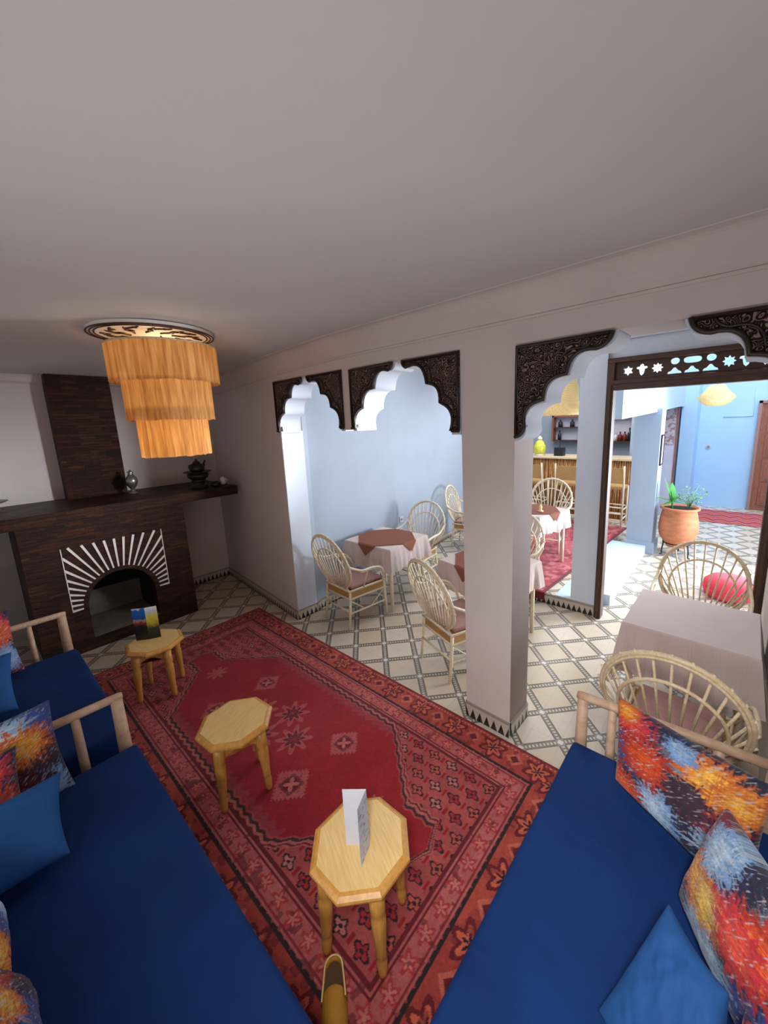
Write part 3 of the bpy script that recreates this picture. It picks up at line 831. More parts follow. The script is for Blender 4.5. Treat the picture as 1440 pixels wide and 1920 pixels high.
# ------------------------------------------------------------------ big red rug (pattern painted per knot)
def rug_pattern(X, Y):
    cx, cy_ = -2.335, 1.206
    dx = np.abs(X - cx); dy = np.abs(Y - cy_)
    n1 = vnoise(X * 30, Y * 30, 1); n2 = vnoise(X * 90, Y * 90, 2); n3 = vnoise(X * 9, Y * 9, 3)
    H, W = X.shape
    C = np.zeros((H, W, 3)); C[:] = lin(128, 50, 48)
    def put(mask, col, k=1.0):
        C[mask] = C[mask] * (1 - k) + np.array(col) * k
    red = lin(134, 14, 28); pink = lin(158, 78, 76); rust = lin(146, 52, 44); drk = lin(34, 18, 24); wine = lin(92, 16, 26); rose = lin(176, 100, 94)
    D = np.minimum(0.85 - dy, 1.80 - dx)           # distance from the outer edge
    along = np.where((0.85 - dy) < (1.80 - dx), X, Y)
    # outer border
    ob = D < 0.195
    put(ob, rust); put(ob & (n3 > .55), lin(160, 66, 50), .7)
    f = (along * 3.4) % 1.0 - .5
    g = (D - .105) / .195
    rr = np.hypot(f * .29, (D - .105)) + .018 * np.cos(6 * np.arctan2(D - .105, f * .29))
    put(ob & (rr < .075), wine); put(ob & (rr < .05), lin(182, 84, 60)); put(ob & (rr < .022), drk)
    f2 = (along * 3.4 + .5) % 1.0 - .5
    r2 = np.abs(f2 * .29) + np.abs(D - .105)
    put(ob & (r2 < .055), lin(176, 86, 72)); put(ob & (r2 < .03), wine)
    put(ob & (D < .022), lin(110, 24, 30)); put(ob & (np.abs(D - .035) < .006) & ((along * 40) % 1 > .5), lin(186, 110, 98))
    put(ob & (n1 > .74), wine, .6)
    # black saw-tooth line
    saw = np.abs(((along * 22) % 1.0) - .5)
    put((D > .195 - .004) & (D < .203 + .022 * saw * 1.6), drk)
    # pink border with little sprigs
    pb_ = (D >= .212) & (D < .325)
    put(pb_, pink); put(pb_ & (n3 > .6), rose, .4)
    f = (along * 9.0) % 1.0 - .5; rr = np.hypot(f * .11, D - .268) + .012 * np.cos(5 * np.arctan2(D - .268, f * .11))
    put(pb_ & (rr < .034), lin(150, 44, 46)); put(pb_ & (rr < .016), rose)
    put(pb_ & (np.abs(D - .312) < .005), wine); put(pb_ & (np.abs(D - .224) < .004), lin(120, 30, 36)); put(pb_ & (n1 > .8), lin(88, 26, 34), .7)
    put((D >= .325) & (D < .342), wine)
    # inner panel with rows of black outlined flowers
    ip = D >= .342
    put(ip, lin(146, 62, 62)); put(ip & (n3 > .5), lin(160, 72, 66), .6)
    cs, ct = .130, .085
    row = np.floor((Y - cy_) / ct)
    fx = ((X - cx) / cs + .5 * (row % 2)) % 1.0 - .5; fy = ((Y - cy_) / ct) % 1.0 - .5
    px_, py_ = fx * cs, fy * ct
    rr = np.hypot(px_ * .9, py_ * 1.25); th = np.arctan2(py_, px_)
    lobe = .030 + .009 * np.cos(4 * th + 1.0)
    cellid = np.floor((X - cx) / cs + .5 * (row % 2)) * 7 + row * 3
    cc = (cellid % 3)
    put(ip & (np.abs(rr - lobe) < .0055), drk)
    put(ip & (rr < lobe - .0055) & (cc == 0), lin(172, 100, 92)); put(ip & (rr < lobe - .0055) & (cc == 1), lin(148, 30, 38)); put(ip & (rr < lobe - .0055) & (cc == 2), lin(164, 70, 60))
    put(ip & (rr < .010), drk)
    put(ip & (np.abs(np.abs(fx) - .5) * cs < .008) & (np.abs(fy) < .25), red)
    # hexagonal red field
    lim = np.where(dx < .68, .475, .475 - (dx - .68) * .86)
    lim = np.where(dx > 1.10, np.where(dx < 1.30, .105, .105 - (dx - 1.30) * 2.2), lim)
    zig = .016 * np.abs(((X * 14) % 1.0) * 2 - 1)
    band = lim - dy
    put(ip & (band > -.055 + zig), lin(160, 84, 78))
    put(ip & (band > -.018 + zig) & (band < .000 + zig), drk, .92)
    put(ip & (np.abs(band + .040 - zig) < .005), wine)
    fld = ip & (band > zig)
    put(fld, red); put(fld & (n3 > .5), lin(142, 20, 34), .6)
    side = fld & (dx < .7) & (band < .05 + 2 * zig)
    put(side, lin(136, 44, 50)); put(fld & (band < .012 + zig) & (dx > .1), lin(150, 60, 60))
    # medallions
    def med(mx, my, r, kind):
        ex, ey = X - mx, Y - my
        d1 = np.abs(ex) + np.abs(ey)
        if kind == 's':
            ang = np.maximum(np.abs(ex + ey), np.abs(ex - ey))
            oth = np.minimum(np.abs(ex + ey), np.abs(ex - ey))
            d = ang + .014 * ((oth * 32) % 1.0 > .5)
            put(fld & (d < r), lin(160, 72, 74)); put(fld & (d < r * .55), lin(120, 24, 34))
            rr = np.hypot(ex, ey) + .016 * np.cos(4 * np.arctan2(ey, ex))
            put(fld & (rr < r * .42), drk, .6); put(fld & (rr < r * .24), lin(176, 92, 88))
        else:
            a = np.arctan2(ey, ex); rr = np.hypot(ex, ey)
            rad = r * (.72 + .28 * np.cos(8 * a))
            put(fld & (rr < rad), lin(158, 70, 70))
            if kind == 'b':
                put(fld & (rr < rad * .6), lin(124, 30, 40)); put(fld & (np.abs(rr - rad * .45) < .012), drk, .7)
    med(-1.824, 1.376, .125, 's'); med(-1.84, .984, .135, 's'); med(-2.804, 1.389, .115, 's'); med(-2.83, .98, .115, 's')
    med(-3.28, 1.19, .09, 'p'); med(-1.36, 1.2, .07, 'p')
    med(-2.335, 1.32, .13, 'b'); med(-2.12, 1.19, .13, 'b'); med(-2.335, 1.06, .13, 'b'); med(-2.55, 1.19, .13, 'b')
    # wear and weave
    C *= (1.04 + 0.36 * n2 + .14 * n1)[..., None]
    return np.clip(C, 0, 1)
nx, ny = 760, 360
xs_ = np.linspace(-4.135, -0.535, nx); ys_ = np.linspace(0.356, 2.056, ny)
X, Y = np.meshgrid(xs_, ys_)
edge = np.minimum(np.minimum(X + 4.135, -0.535 - X), np.minimum(Y - 0.356, 2.056 - Y))
Z = np.where(edge < 1e-6, 0.001, 0.009) + 0.0015 * vnoise(X * 6, Y * 6, 9)
rg = grid_object('rug', np.stack([X, Y, Z], -1), rug_pattern(X, Y), M['rug'])
tag(rg, 'large red patterned wool rug with hexagon field under the octagonal stools', 'rug')

# plain red runner on the bar platform and the bright courtyard mat
def small_rug(name, label, x0, x1, y0, y1, z, func, nx=120, ny=200, skew=0.0, drape=None):
    X, Y = np.meshgrid(np.linspace(x0, x1, nx), np.linspace(y0, y1, ny))
    C = func(X, Y)
    Xs = X + skew * (Y - y0)
    Z = np.full_like(X, z) + .002 * vnoise(X * 7, Y * 7, 4)
    if drape is not None:
        low = Y < drape
        Z = np.where(low, z - (drape - Y), Z); Ys = np.where(low, drape - 0.012, Y)
    else: Ys = Y
    o = grid_object(name, np.stack([Xs, Ys, Z], -1), C, M['rug'])
    return tag(o, label, 'rug')
def runner(X, Y):
    C = np.zeros(X.shape + (3,)); C[:] = lin(168, 58, 70)
    n = vnoise(X * 8, Y * 8, 5); n2 = vnoise(X * 22, Y * 14, 6)
    C[n > .55] = lin(182, 78, 84); C[n2 > .68] = lin(196, 110, 108); C[(n2 < .2)] = lin(134, 30, 46)
    C[Y < 4.14] = lin(110, 26, 36)
    C[(X > X.max() - .05)] = lin(110, 24, 40)
    return C
small_rug('rug', 'faded red carpet on the raised bar floor draped over the step', -2.55, -1.53, 4.02, 7.45, PZ + .006, runner, 100, 260, .055, 4.105)
def zigzag(X, Y):
    C = np.zeros(X.shape + (3,)); C[:] = lin(170, 40, 70)
    q = (Y * 2.6 + .45 * np.abs(((X * 4) % 1) * 2 - 1)) % 1.0
    for lo, hi, c in ((0, .3, (186, 34, 62)), (.3, .42, (226, 140, 60)), (.42, .6, (120, 24, 90)), (.6, .82, (196, 50, 50)), (.82, .9, (70, 36, 110)), (.9, 1.0, (226, 150, 110))):
        C[(q >= lo) & (q < hi)] = lin(*c)
    return C
small_rug('rug', 'bright zigzag striped mat on the courtyard floor by the blue wall', -0.53, 0.9, 9.12, 10.3, .006, zigzag, 160, 120)

# ------------------------------------------------------------------ octagonal stools
def make_stool(label, loc, rz):
    t = thing('side_table', label, 'table', loc, rz, 'octagonal pine side tables on the rug')
    H = .44; R = .208
    bm = bmesh.new()
    def ringv(r, z): return [bm.verts.new((r * math.cos(k * PI / 4), r * math.sin(k * PI / 4), z)) for k in range(8)]
    prof = [(.150, H - .036), (R - .018, H - .036), (R - .002, H - .030), (R, H - .022), (R - .002, H - .014), (R - .016, H - .004), (R - .030, H - .001)]
    rs = [ringv(*p) for p in prof]
    for a, b in zip(rs, rs[1:]):
        for k in range(8): bm.faces.new([a[k], a[(k + 1) % 8], b[(k + 1) % 8], b[k]])
    bm.faces.new(rs[0][::-1]); bm.faces.new(rs[-1])
    link_mesh('moulded_edge', bm, M['pine_dark'], t)
    bm = bmesh.new()
    c = bm.verts.new((0, 0, H)); r = ringv(R - .029, H); r2 = ringv(R - .029, H - .0025)
    for k in range(8):
        bm.faces.new([c, r[k], r[(k + 1) % 8]]); bm.faces.new([r[k], r2[k], r2[(k + 1) % 8], r[(k + 1) % 8]])
    link_mesh('tabletop', bm, M['pine'], t)
    for k in range(4):
        a = k * PI / 2; ca, sa = math.cos(a), math.sin(a)
        bm = bmesh.new()
        prof = [(.030, .402), (.030, .30), (.024, .285), (.030, .27), (.027, .20), (.021, .12), (.022, .10), (.017, .09), (.022, .075), (.018, .02), (.015, .0)]
        P = [((.150 + (.40 - z) * .05) * ca, (.150 + (.40 - z) * .05) * sa, z) for _, z in prof]
        tube(bm, P, [p[0] for p in prof], 12)
        link_mesh('leg', bm, M['pine_dark'], t, True)
        b = a + PI / 2
        A = Vector((.150 * ca, .150 * sa)); B = Vector((.150 * math.cos(b), .150 * math.sin(b)))
        d = (B - A).normalized(); L = (B - A).length; nrm = Vector((d.y, -d.x))
        bm = bmesh.new()
        low = [(0, .30)] + [(L * u, .30 + .055 * math.sin(PI * u)) for u in [i / 10 for i in range(1, 10)]] + [(L, .30)]
        poly = low + [(L, .403), (0, .403)]
        fr_, bk = [], []
        for s, z in poly:
            p = A + d * s
            fr_.append(bm.verts.new((p.x + nrm.x * .008, p.y + nrm.y * .008, z))); bk.append(bm.verts.new((p.x - nrm.x * .008, p.y - nrm.y * .008, z)))
        f1 = bm.faces.new(fr_); f2 = bm.faces.new(bk[::-1])
        for i in range(len(poly)):
            j = (i + 1) % len(poly); bm.faces.new([fr_[i], bk[i], bk[j], fr_[j]])
        bmesh.ops.triangulate(bm, faces=[f1, f2])
        link_mesh('apron', bm, M['pine_dark'], t)
    return t
RZ = .0118
S0 = make_stool('nearest octagonal pine side table, white folded card standing on it', (-1.012, .808, RZ), math.radians(-22))
dup(S0, (-2.065, .808, RZ), math.radians(-62), 'middle octagonal pine side table with a bare top')
dup(S0, (-3.425, .815, RZ), math.radians(12), 'farthest octagonal pine side table, by the fireplace, with a picture leaflet')

# folded cards
def folded_card(name, label, spine, ends, h, mats):
    t = thing(name, label, 'leaflet', spine)
    for e, mt in zip(ends, mats):
        d = Vector((e[0] - spine[0], e[1] - spine[1])); n = Vector((-d.y, d.x)).normalized() * .0008
        bm = bmesh.new(); prism(bm, [n[:], (d + n)[:], (d - n)[:], (-n)[:]], 'z', 0, h)
        link_mesh('panel', bm, mt, t)
    return t
def print_mat(name, base, ink, thr=.58, scale=60, stretch=(1, 1, 3)):
    m = NT(name); v = m.coord(); nz = m.noise(m.mapping(v, stretch), scale, 2)
    m.col(m.mix(m.math('GREATER_THAN', nz, thr), base, ink)); m.rough(.6); return m.m
M['card_print'] = print_mat('printed_card', srgb(206, 208, 222), srgb(150, 152, 170), .6, 45, (1, 1, 1.2))
# picture leaflet: sky-blue head, yellow strip, dark figure below
m = NT('picture_leaflet'); sep = m.n.new('ShaderNodeSeparateXYZ'); m.link(m.coord(), sep.inputs[0])
nz = m.noise(m.coord(), 38, 2)
hh = m.math('ADD', sep.outputs[2], m.math('MULTIPLY', m.math('SUBTRACT', nz, .5), .06))
m.col(m.ramp(m.math('DIVIDE', hh, .27), [(0.0, srgb(70, 50, 30)), (.18, srgb(30, 28, 26)), (.42, srgb(40, 40, 44)), (.55, srgb(150, 60, 50)), (.62, srgb(190, 170, 150)), (.68, srgb(30, 100, 190)), (.97, srgb(40, 120, 210)), (1.0, srgb(240, 240, 240))]))
m.rough(.4); M['leaflet_a'] = m.m
m = NT('picture_leaflet_side'); sep = m.n.new('ShaderNodeSeparateXYZ'); m.link(m.coord(), sep.inputs[0])
nz = m.noise(m.coord(), 38, 2)
hh = m.math('ADD', sep.outputs[2], m.math('MULTIPLY', m.math('SUBTRACT', nz, .5), .07))
m.col(m.ramp(m.math('DIVIDE', hh, .27), [(0.0, srgb(30, 30, 28)), (.35, srgb(54, 60, 40)), (.5, srgb(200, 180, 60)), (.75, srgb(226, 206, 90)), (.85, srgb(190, 205, 215)), (1.0, srgb(236, 240, 244))]))
m.rough(.4); M['leaflet_b'] = m.m
TZ = RZ + .4405
folded_card('folded_card', 'white folded menu card standing on the nearest octagonal table', (-.973, .821, TZ), [(-1.045, .763), (-.940, .744)], .262, (M['paper'], M['card_print']))
folded_card('leaflet', 'blue and yellow picture leaflet standing on the farthest octagonal table', (-3.475, .795, TZ), [(-3.535, .722), (-3.440, .868)], .27, (M['leaflet_a'], M['leaflet_b']))

# ------------------------------------------------------------------ daybeds
def daybed(label, x0, x1, y0, y1, rails, loc_name='daybed', front='y'):
    """log framed daybed; mattress occupies the box; rails: list of (p0, p1, spindle params)"""
    cx_, cyy = (x0 + x1) / 2, (y0 + y1) / 2
    t = thing('daybed', label, 'sofa', (cx_, cyy, 0))
    def put(o): o.location = (-cx_, -cyy, 0); return o
    bm = bmesh.new()
    # mattress with rounded edges and a softly sagging top
    nx_, ny_ = 40, 24
    bbox(bm, x0, x1, y0, y1, .20, .45, .035, 4)
    put(link_mesh('mattress', bm, M['blue'], t, True))
    bm = bmesh.new(); bbox(bm, x0 + .03, x1 - .03, y0 + .03, y1 - .03, .12, .20, .01)
    put(link_mesh('bed_base', bm, M['log'], t))
    for lx in (x0 + .05, x1 - .05):
        for ly in (y0 + .05, y1 - .05):
            bm = bmesh.new(); tube(bm, [(lx, ly, .011), (lx, ly, .13)], .03, 10); put(link_mesh('leg', bm, M['log'], t, True))
    for (a, b, posts) in rails:
        bm = bmesh.new(); A = Vector(a); B = Vector(b)
        tube(bm, [A + (A - B).normalized() * .02, A, A.lerp(B, .5), B], [.016, .021, .022, .020], 12)
        put(link_mesh('arm_rail', bm, M['log'], t, True))
        for u, r in posts:
            p = A.lerp(B, u)
            bm = bmesh.new(); tube(bm, [(p.x, p.y, .10), (p.x, p.y, .45), (p.x, p.y, p.z - .01)], [r * 1.25, r * 1.12, r], 12)
            put(link_mesh('arm_post', bm, M['log'], t, True))
    return t
RH = .70
daybed('navy daybed at the left edge nearest the fireplace', -3.83, -2.52, -.48, .40,
       [((-3.955, .37, RH), (-3.975, -.45, RH), [(0.01, .027), (.24, .016), (.50, .020), (.74, .020), (.99, .03)])])
daybed('long navy daybed along the left side in the foreground', -2.345, -.60, -.48, .40,
       [((-2.425, .37, RH), (-2.445, -.45, RH), [(0.01, .027), (.22, .018), (.50, .020), (.74, .020), (.99, .03)])])
daybed('navy daybed along the right side in front of the cane chair and dining table', -.515, .262, -.45, 1.845,
       [((-.49, 1.865, RH), (.262, 1.905, RH), [(0.01, .026), (.19, .019), (.46, .018), (.73, .02), (.97, .03)])])

# ------------------------------------------------------------------ cushions
def ikat(U, V, seed, burst=None):
    """brush-stroke print: ragged sunbursts in red, orange and yellow over navy, maroon and sky-blue patches"""
    rs = np.random.RandomState(seed)
    hx = vnoise(U * 14, V * 120, seed + 1); hy = vnoise(U * 120, V * 14, seed + 2)
    hd = vnoise((U + V) * 16, (U - V) * 110, seed + 3)
    C = np.zeros(U.shape + (3,)); C[:] = lin(26, 26, 58)
    def lay(gx, gy, r, c, core=None, asp=1.0):
        nonlocal C
        dx = (U - gx) * asp; dy = V - gy; a = np.arctan2(dy, dx); d = np.hypot(dx, dy)
        fr = vnoise(a * 16 + 60, d * 5, seed + int(gx * 97) + 7) - .5
        e = d + r * (.62 * fr + .45 * (hx - .5) + .45 * (hy - .5))
        w = np.clip((r - e) / (r * .16), 0, 1)[..., None]
        col = np.array(c)[None, None] * np.ones_like(C)
        if core is not None:
            k = np.clip(1.15 - d / (r * .75) + .9 * (hd - .5) + .5 * (hx - .5), 0, 1)[..., None]
            col = col * (1 - k) + np.array(core) * k
        C = C * (1 - w) + col * w
    cells = [(i + .5 + rs.uniform(-.3, .3), j + .5 + rs.uniform(-.3, .3)) for i in range(3) for j in range(3)]
    rs.shuffle(cells)
    cells = [(a / 3, b / 3) for a, b in cells]
    lay(*cells[0], .27, lin(62, 24, 48)); lay(*cells[1], .26, lin(52, 70, 140)); lay(*cells[2], .24, lin(122, 26, 44))
    lay(*cells[3], .25, lin(116, 156, 204), lin(176, 200, 220), 1.3); lay(*cells[4], .22, lin(130, 166, 206), lin(196, 214, 228), .8)
    lay(*cells[5], .20, lin(60, 66, 84), lin(120, 128, 140))
    lay(*cells[6], .25, lin(176, 40, 26), lin(232, 92, 32)); lay(*cells[7], .23, lin(212, 100, 30), lin(246, 190, 66)); lay(*cells[8], .21, lin(170, 30, 54), lin(226, 70, 60))
    lay((cells[0][0] + .35) % 1, (cells[0][1] + .2) % 1, .15, lin(206, 96, 28), lin(244, 186, 60))
    if burst:
        for (gx, gy, r, c, c2) in burst: lay(gx, gy, r, np.array(lin(*c)), np.array(lin(*c2)))
    C *= (0.52 + .40 * hx + .32 * hy)[..., None]
    k = np.clip((hd - .80) * 7, 0, .75)[..., None]
    C = C * (1 - k) + lin(176, 176, 186) * k
    k = np.clip((hx * hy - .70) * 6, 0, .7)[..., None]
    C = C * (1 - k) + lin(214, 178, 120) * k
    return np.clip(C, 0, 1)

def cushion(label, BL, BR, TR, TL, thick=.15, seed=1, plain_mat=None, n=130, group=None, name='cushion', burst=None):
    BL, BR, TR, TL = [np.array(p, float) for p in (BL, BR, TR, TL)]
    u = np.linspace(0, 1, n); U, V = np.meshgrid(u, u)
    B = (BL[None, None] * ((1 - U) * (1 - V))[..., None] + BR * (U * (1 - V))[..., None] + TR * (U * V)[..., None] + TL * ((1 - U) * V)[..., None])
    # edges drawn in between the pointed corners
    ctr = (BL + BR + TR + TL) / 4
    su = (2 * U - 1); sv = (2 * V - 1)
    pull = .07 * (np.maximum(np.abs(su), np.abs(sv)) ** 6) * (1 - np.minimum(np.abs(su), np.abs(sv)) ** 2)
    B = B + (ctr - B) * pull[..., None]
    nrm = np.cross(BR - BL, TL - BL); nrm /= np.linalg.norm(nrm)
    prof = (np.clip(1 - su ** 2, 0, 1) * np.clip(1 - sv ** 2, 0, 1)) ** .36
    wr = .012 * (vnoise(U * 5, V * 5, seed) - .5) + .006 * (vnoise(U * 14, V * 14, seed + 5) - .5)
    h = prof * (thick / 2 + wr)
    Pf = B + nrm * h[..., None]; Pb = B - nrm * h[..., None]
    Cf = ikat(U, V, seed, burst) if plain_mat is None else np.ones((n, n, 3)) * .1
    idx = np.arange(n * n).reshape(n, n)
    Ff = np.stack([idx[:-1, :-1], idx[:-1, 1:], idx[1:, 1:], idx[1:, :-1]], -1).reshape(-1, 4)
    inner = np.zeros((n, n), bool); inner[1:-1, 1:-1] = True
    bid = idx.copy(); bid[1:-1, 1:-1] = n * n + np.arange((n - 2) * (n - 2)).reshape(n - 2, n - 2)
    Fb = np.stack([bid[:-1, :-1], bid[1:, :-1], bid[1:, 1:], bid[:-1, 1:]], -1).reshape(-1, 4)
    V3 = np.concatenate([Pf.reshape(-1, 3), Pb[1:-1, 1:-1].reshape(-1, 3)])
    C3 = np.concatenate([Cf.reshape(-1, 3), Cf[1:-1, 1:-1].reshape(-1, 3)])
    c0 = V3.mean(0); c0[2] = V3[:, 2].min()
    o = pattern_mesh(name, V3 - c0, np.concatenate([Ff, Fb]), C3, plain_mat or M['ikat'])
    o.location = c0
    return tag(o, label, 'cushion', group)
SZ = .455
# right daybed
cushion('multicolour print cushion leaning on the far arm rail of the right daybed', (-.285, 1.70, SZ + .02), (.17, 1.44, SZ + .02), (.22, 1.66, .80), (-.318, 1.83, .80), .13, 11, burst=[(.30, .55, .24, (176, 40, 22), (222, 84, 26)), (.62, .50, .17, (44, 22, 46), (60, 26, 50)), (.52, .86, .12, (110, 150, 204), (150, 180, 216)), (.88, .72, .16, (206, 100, 26), (244, 180, 60)), (.10, .92, .12, (214, 100, 24), (240, 160, 44))])
cushion('multicolour print cushion with yellow burst standing behind the right blue cushion', (-.01, 1.36, SZ + .02), (.22, 1.00, SZ + .02), (.235, 1.16, .86), (.085, 1.47, .80), .15, 23, burst=[(.30, .78, .22, (120, 160, 206), (186, 208, 224)), (.38, .40, .20, (206, 120, 30), (250, 214, 100)), (.72, .50, .22, (200, 40, 50), (236, 84, 60)), (.42, .10, .16, (140, 172, 206), (200, 214, 224))])
cushion('plain blue cushion on the right daybed', (-.15, .90, SZ + .03), (.11, .70, SZ + .03), (.11, 1.03, .67), (-.03, 1.16, .66), .12, 5, M['blue_cushion'])
cushion('dark maroon print cushion at the bottom right corner of the photo', (.15, .80, SZ + .05), (.245, .46, SZ + .05), (.245, .62, .72), (.14, 1.00, .70), .09, 37, burst=[(.5, .6, .4, (70, 16, 28), (110, 24, 36)), (.3, .4, .14, (176, 60, 24), (210, 110, 40))])
# left, far daybed
cushion('multicolour print cushion on the far left daybed beside the fireplace', (-3.70, -.36, SZ + .02), (-3.70, .10, SZ + .02), (-3.88, .09, .88), (-3.88, -.36, .88), .13, 31, burst=[(.80, .66, .24, (200, 60, 24), (232, 110, 40)), (.85, .25, .2, (110, 150, 210), (170, 196, 226))])
cushion('plain blue cushion on the far left daybed by the photo edge', (-3.20, -.38, SZ + .03), (-3.16, .02, SZ + .03), (-3.38, .05, .76), (-3.42, -.38, .76), .14, 8, M['blue_cushion'])
# left, near daybed
cushion('multicolour print cushion with orange burst leaning on the middle arm rail', (-2.24, -.36, SZ + .02), (-2.24, .13, SZ + .02), (-2.375, .115, .87), (-2.375, -.36, .87), .12, 44, burst=[(.74, .66, .22, (196, 84, 20), (244, 176, 60)), (.68, .24, .20, (70, 18, 40), (110, 24, 50)), (.45, .40, .18, (124, 164, 208), (186, 208, 226))])
cushion('multicolour print cushion lying against the one with the orange burst', (-2.10, -.42, SZ + .03), (-2.10, -.03, SZ + .03), (-2.24, -.02, .80), (-2.24, -.42, .80), .12, 59, burst=[(.6, .75, .22, (120, 40, 44), (40, 16, 30)), (.7, .40, .2, (196, 80, 84), (222, 130, 120)), (.62, .12, .2, (124, 164, 208), (190, 210, 226))])
cushion('plain blue cushion on the near left daybed by two print cushions', (-1.86, -.42, SZ + .04), (-1.84, .05, SZ + .04), (-2.06, .085, .70), (-2.08, -.42, .70), .15, 9, M['blue_cushion'])
cushion('multicolour print cushion at the left photo edge below the blue one', (-1.82, -.14, SZ + .03), (-1.53, -.14, SZ + .03), (-1.52, -.34, .84), (-1.82, -.34, .84), .11, 63)
cushion('multicolour print cushion at the bottom left corner of the photo', (-1.48, -.11, SZ + .03), (-1.08, -.10, SZ + .03), (-1.08, -.32, .86), (-1.48, -.32, .86), .13, 78)

# ------------------------------------------------------------------ mustard slipper
t = thing('slipper', 'mustard yellow backless slipper on the red rug at the bottom edge', 'slipper', (-.925, .565, .0115), math.atan2(-.62, .78))
L = .27
def foot_w(q):  # half width along the sole, q 0 heel .. 1 toe
    if q < .14: return .036 * math.sqrt(max(0, 1 - ((.14 - q) / .14) ** 2))
    if q < .62: return .036 + .010 * math.sin((q - .14) / .48 * PI / 2)
    return .046 * max(0, 1 - ((q - .62) / .38) ** 2.4) ** .6
QS = [0, .004, .015, .035, .07, .11] + [.14 + .86 * i / 24 for i in range(24)] + [.985, .996, 1.0]
bm = bmesh.new()
P = [(L * (q - .5), foot_w(q)) for q in QS]
prism(bm, P + [(a, -b) for a, b in P[-2:0:-1]], 'z', 0, .012)
link_mesh('sole', bm, M['slipper_in'], t)
bm = bmesh.new()
P2 = [(a * .97, b * .9) for a, b in P if a < .05]; prism(bm, P2 + [(a, -b) for a, b in P2[:0:-1]], 'z', .0122, .016)
link_mesh('insole', bm, M['slipper_in'], t)
QE = .47
rimq = [q for q in QS if q < QE] + [QE]
loop = [(L * (q - .5), -foot_w(q)) for q in rimq[::-1]] + [(L * (q - .5), foot_w(q)) for q in rimq[1:]]
bm = bmesh.new()
lo = [bm.verts.new((a, b, .010)) for a, b in loop]; mi = [bm.verts.new((a * 1.01, b * 1.05, .026)) for a, b in loop]
hi = [bm.verts.new((a * .985, b * .94, .040 + .012 * max(0, (a + .06) / .06))) for a, b in loop]; inn = [bm.verts.new((a * .955, b * .86, .014)) for a, b in loop]
for A, B in ((lo, mi), (mi, hi), (hi, inn)):
    for i in range(len(A) - 1): bm.faces.new([A[i], A[i + 1], B[i + 1], B[i]])
link_mesh('heel_counter', bm, M['slipper'], t, True)
bm = bmesh.new(); tube(bm, [(a * .985, b * .94, .041 + .012 * max(0, (a + .06) / .06)) for a, b in loop], .0035, 6)
link_mesh('rim', bm, M['pine'], t, True)
bm = bmesh.new(); rows = []
for q in [QE - .05] + [q for q in QS if q > QE - .02]:
    hw = foot_w(q); u = (q - QE) / (1 - QE)
    h = .052 * max(0.03, 1 - max(0, u) ** 2.2) ** .5 * (1 if u > -.02 else .9)
    rows.append([bm.verts.new((L * (q - .5) - (.02 * math.sin(PI * k / 12) if u < .02 else 0), hw * 1.03 * math.cos(PI * k / 12), .010 + h * math.sin(PI * k / 12) ** .8)) for k in range(13)])
for A, B in zip(rows, rows[1:]):
    for k in range(12): bm.faces.new([A[k], A[k + 1], B[k + 1], B[k]])
link_mesh('vamp', bm, M['slipper'], t, True)

